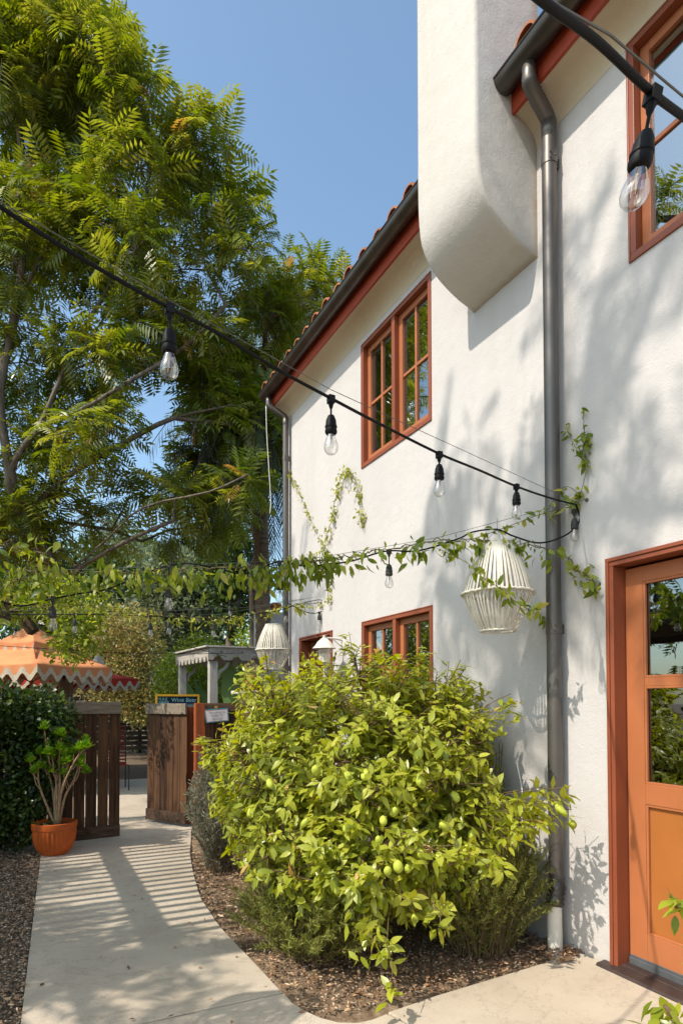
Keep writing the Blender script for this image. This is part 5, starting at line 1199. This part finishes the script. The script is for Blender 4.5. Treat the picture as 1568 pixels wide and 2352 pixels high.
# near drooping sprays of the same foliage, inside the big tree
# tall off-frame tree casting the dapple on wall and path
sb = []
def shade_blob(target, s, r): sb.append((np.array(target)+SUN*s, r))
def sh(tx, ty, tz, x_at, r): t_ = (tx-x_at)/-SUN[0]; shade_blob((tx, ty, tz), t_, r)
random.seed(21)
for k in range(9):      # dapple on the wall right of the far windows
    yv = random.uniform(1.2, 4.5); zv = random.uniform(2.5, 4.0) if yv > 3 else random.uniform(2.4, 5.3); sh(D, yv, zv, random.uniform(-3.0, -1.4), random.uniform(.3, .48))
for k in range(3): sh(D, random.uniform(3.3, 4.4), random.uniform(1.9, 2.6), random.uniform(-4, -2), .35)
for k in range(3): sh(D, random.uniform(7.2, 7.8), random.uniform(2.0, 3.0), random.uniform(-4, -2), .3)
for k in range(5): sh(random.uniform(-.1, .7), random.uniform(3.8, 4.3), 0, random.uniform(-3.6, -1.6), random.uniform(.25, .4))
for k in range(2): sh(random.uniform(.0, .5), random.uniform(4.9, 6.5), 0, random.uniform(-4.5, -2.8), random.uniform(.14, .2))
for k in range(3): sh(random.uniform(-.2, .3), random.uniform(2.6, 3.3), 0, random.uniform(-4.5, -2.5), random.uniform(.22, .32))
for k in range(11): sh(random.uniform(-.8, 1.3), random.uniform(7.4, 8.6), random.uniform(0, .5), random.uniform(-4.5, -1.4), random.uniform(.4, .6))
for k in range(9): sh(random.uniform(-.8, -.1), random.uniform(4, 7), 0, random.uniform(-4.5, -1.6), random.uniform(.35, .5))
pinnate_tree('shade_tree', 'tree left of the picture whose shade dapples wall and path', 'tree', [(-4.6, 4.6, -.05), (-4.5, 4.6, 1.6), (-4.3, 4.6, 3.4), (-4.2, 4.6, 4.6)], sb, 4.2, .42, M['treeleaf'], r0=.2, tips=5, twigs=False)

# palm behind the corner
pr = dep(600, 1250, 13.5); pxm, pym = pr[0], pr[1]
pl = thing('palm_tree', (pxm, pym, 0), 'tall palm with ringed brown trunk and hanging dark fronds beside the house corner', 'palm')
m = MB(); zt = dep(604, 1060, 13.5)[2]; Pz = np.linspace(-.05, zt, 70)
m.tube([(pxm+.05*math.sin(z*.6), pym, z) for z in Pz], [.165+.014*(i % 2)-.02*min(1, z/6) for i, z in enumerate(Pz)], 16)
m.build('trunk', M['palmbark'], pl, smooth=True)
P = []; Dd = []; Nn = []; Sz = []; fm = MB(); top = np.array((pxm, pym, zt+1.1))
m2 = MB(); m2.tube([(pxm, pym, zt-.1), (pxm, pym, zt+1.2)], [.17, .26], 12); m2.build('crown_shaft', M['palmbark'], pl)
for k in range(60):
    a = random.random()*6.28; L_ = random.uniform(1.5, 2.4); el = random.uniform(-.3, 1.2); q = [top+np.array((math.cos(a)*L_*t_, math.sin(a)*L_*t_, L_*(el*t_-1.35*t_*t_))) for t_ in np.linspace(0, 1, 8)]
    fm.tube(q, list(np.linspace(.02, .006, 8)), 4, cap=False)
    for t_ in np.linspace(.15, 1, 34):
        i = min(int(t_*7), 6); c0 = q[i]+(q[i+1]-q[i])*(t_*7-i); ax = norm(q[i+1]-q[i]); sd = norm(np.cross(ax, (0, 0, 1.)))
        for s_ in (-1, 1): P.append(c0); Dd.append(sd*s_*.6+ax*.3+np.array((0, 0, -1.1))); Nn.append(np.cross(sd, ax)+rng.normal(0, .2, 3)); Sz.append(random.uniform(.4, .62))
fm.build('frond_stem', M['palmbark'], pl); leafmesh('foliage', M['palmleaf'], diamond(.055, .01), np.array(P), np.array(Dd), np.array(Nn), np.array(Sz), rng.random(len(P)), pl, smooth=False)

# middle and far greenery, each mass a tree or shrub of its own
def bgtree(name, label, cat, poly, n, d0, d1, r0, r1, per, ll, mat, trunk_r=.12, w_=1., holes=(), group=None, base=None):
    b = fill(poly, n, d0, d1, r0, r1, .9, holes); c_ = np.mean([q[0] for q in b], 0); zlow = min(q[0][2] for q in b)
    base_ = base; base = [(c_[0], c_[1]+.3, -.05), (c_[0], c_[1]+.25, max(.3, zlow*.5)), (c_[0], c_[1]+.1, max(.5, zlow*.9))]
    return leafy(name, label, cat, base_ if base_ else base, b, per, ll, mat, group, trunk_r, width=w_)
bgtree('oak_tree', 'hazy grey green oak between the umbrella and pavilion', 'tree', [(250, 1290), (330, 1250), (420, 1240), (540, 1290), (560, 1440), (530, 1500), (400, 1560), (280, 1520)], 40, 22, 27, .9, 1.5, 22, .26, M['greyleaf'], .1)
bgtree('oak_tree', 'pale far oak crown peeking under the big tree', 'tree', [(150, 1260), (210, 1190), (290, 1180), (330, 1240), (380, 1300), (330, 1420), (180, 1400)], 18, 30, 36, .9, 1.3, 16, .30, M['greyleaf'], .1)
bgtree('dry_shrub', 'tall yellow and brown mottled shrub wall left of the bright green shrub', 'shrub', [(150, 1400), (240, 1390), (360, 1410), (380, 1480), (370, 1600), (350, 1700), (290, 1650), (240, 1620), (150, 1590)], 60, 16.5, 18.6, .4, .7, 110, .10, M['oliveleaf'], .08)
bgtree('shrub', 'bright green rounded shrub behind the chalkboard', 'shrub', [(360, 1620), (370, 1540), (400, 1480), (460, 1455), (530, 1480), (560, 1560), (560, 1640), (460, 1660)], 30, 14.6, 16.0, .35, .6, 120, .10, M['brightleaf'], .06)
bgtree('shrub', 'olive green shrub between pavilion and palm', 'shrub', [(540, 1480), (570, 1430), (600, 1410), (680, 1430), (680, 1640), (560, 1640)], 22, 17.5, 19.5, .4, .6, 60, .13, M['brightleaf'], .06)
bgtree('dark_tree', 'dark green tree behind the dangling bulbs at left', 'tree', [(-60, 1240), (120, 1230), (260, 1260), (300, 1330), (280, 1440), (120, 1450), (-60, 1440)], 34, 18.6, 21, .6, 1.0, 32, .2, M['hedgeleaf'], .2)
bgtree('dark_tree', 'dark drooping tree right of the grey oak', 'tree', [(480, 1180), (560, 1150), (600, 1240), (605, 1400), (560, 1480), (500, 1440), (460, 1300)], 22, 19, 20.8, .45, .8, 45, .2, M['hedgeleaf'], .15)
bgtree('sprawling_vine', 'sunlit vine spilling over the timber brace at far left', 'vine', [(-80, 1320), (60, 1330), (170, 1320), (270, 1360), (250, 1450), (215, 1530), (140, 1560), (105, 1470), (60, 1440), (-60, 1420)], 44, 7.6, 8.8, .14, .24, 170, .085, M['vineleaf'], .02, base=[(-.9, 8.45, -.05), (-.9, 8.4, 1.5), (-.7, 8.4, 2.5)])
bgtree('fence_ivy', 'dark ivy climbing the slat fence beyond the open gate', 'ivy', [(150, 1590), (345, 1600), (345, 1730), (150, 1730)], 26, 19.4, 19.9, .18, .4, 90, .12, M['hedgeleaf'], .03)
# farther wooded backdrop
wd = []
for k in range(60): wd.append((np.array((random.uniform(-30, 25), random.uniform(42, 55), random.uniform(1, 5.0))), random.uniform(1.6, 2.6)))
o = leafy('woodland', 'distant dark wood behind the courtyard', 'woodland', [(0, 50, 0), (0, 50, 2)], wd, 8, .5, M['hedgeleaf'], r0=.3, kind='stuff')
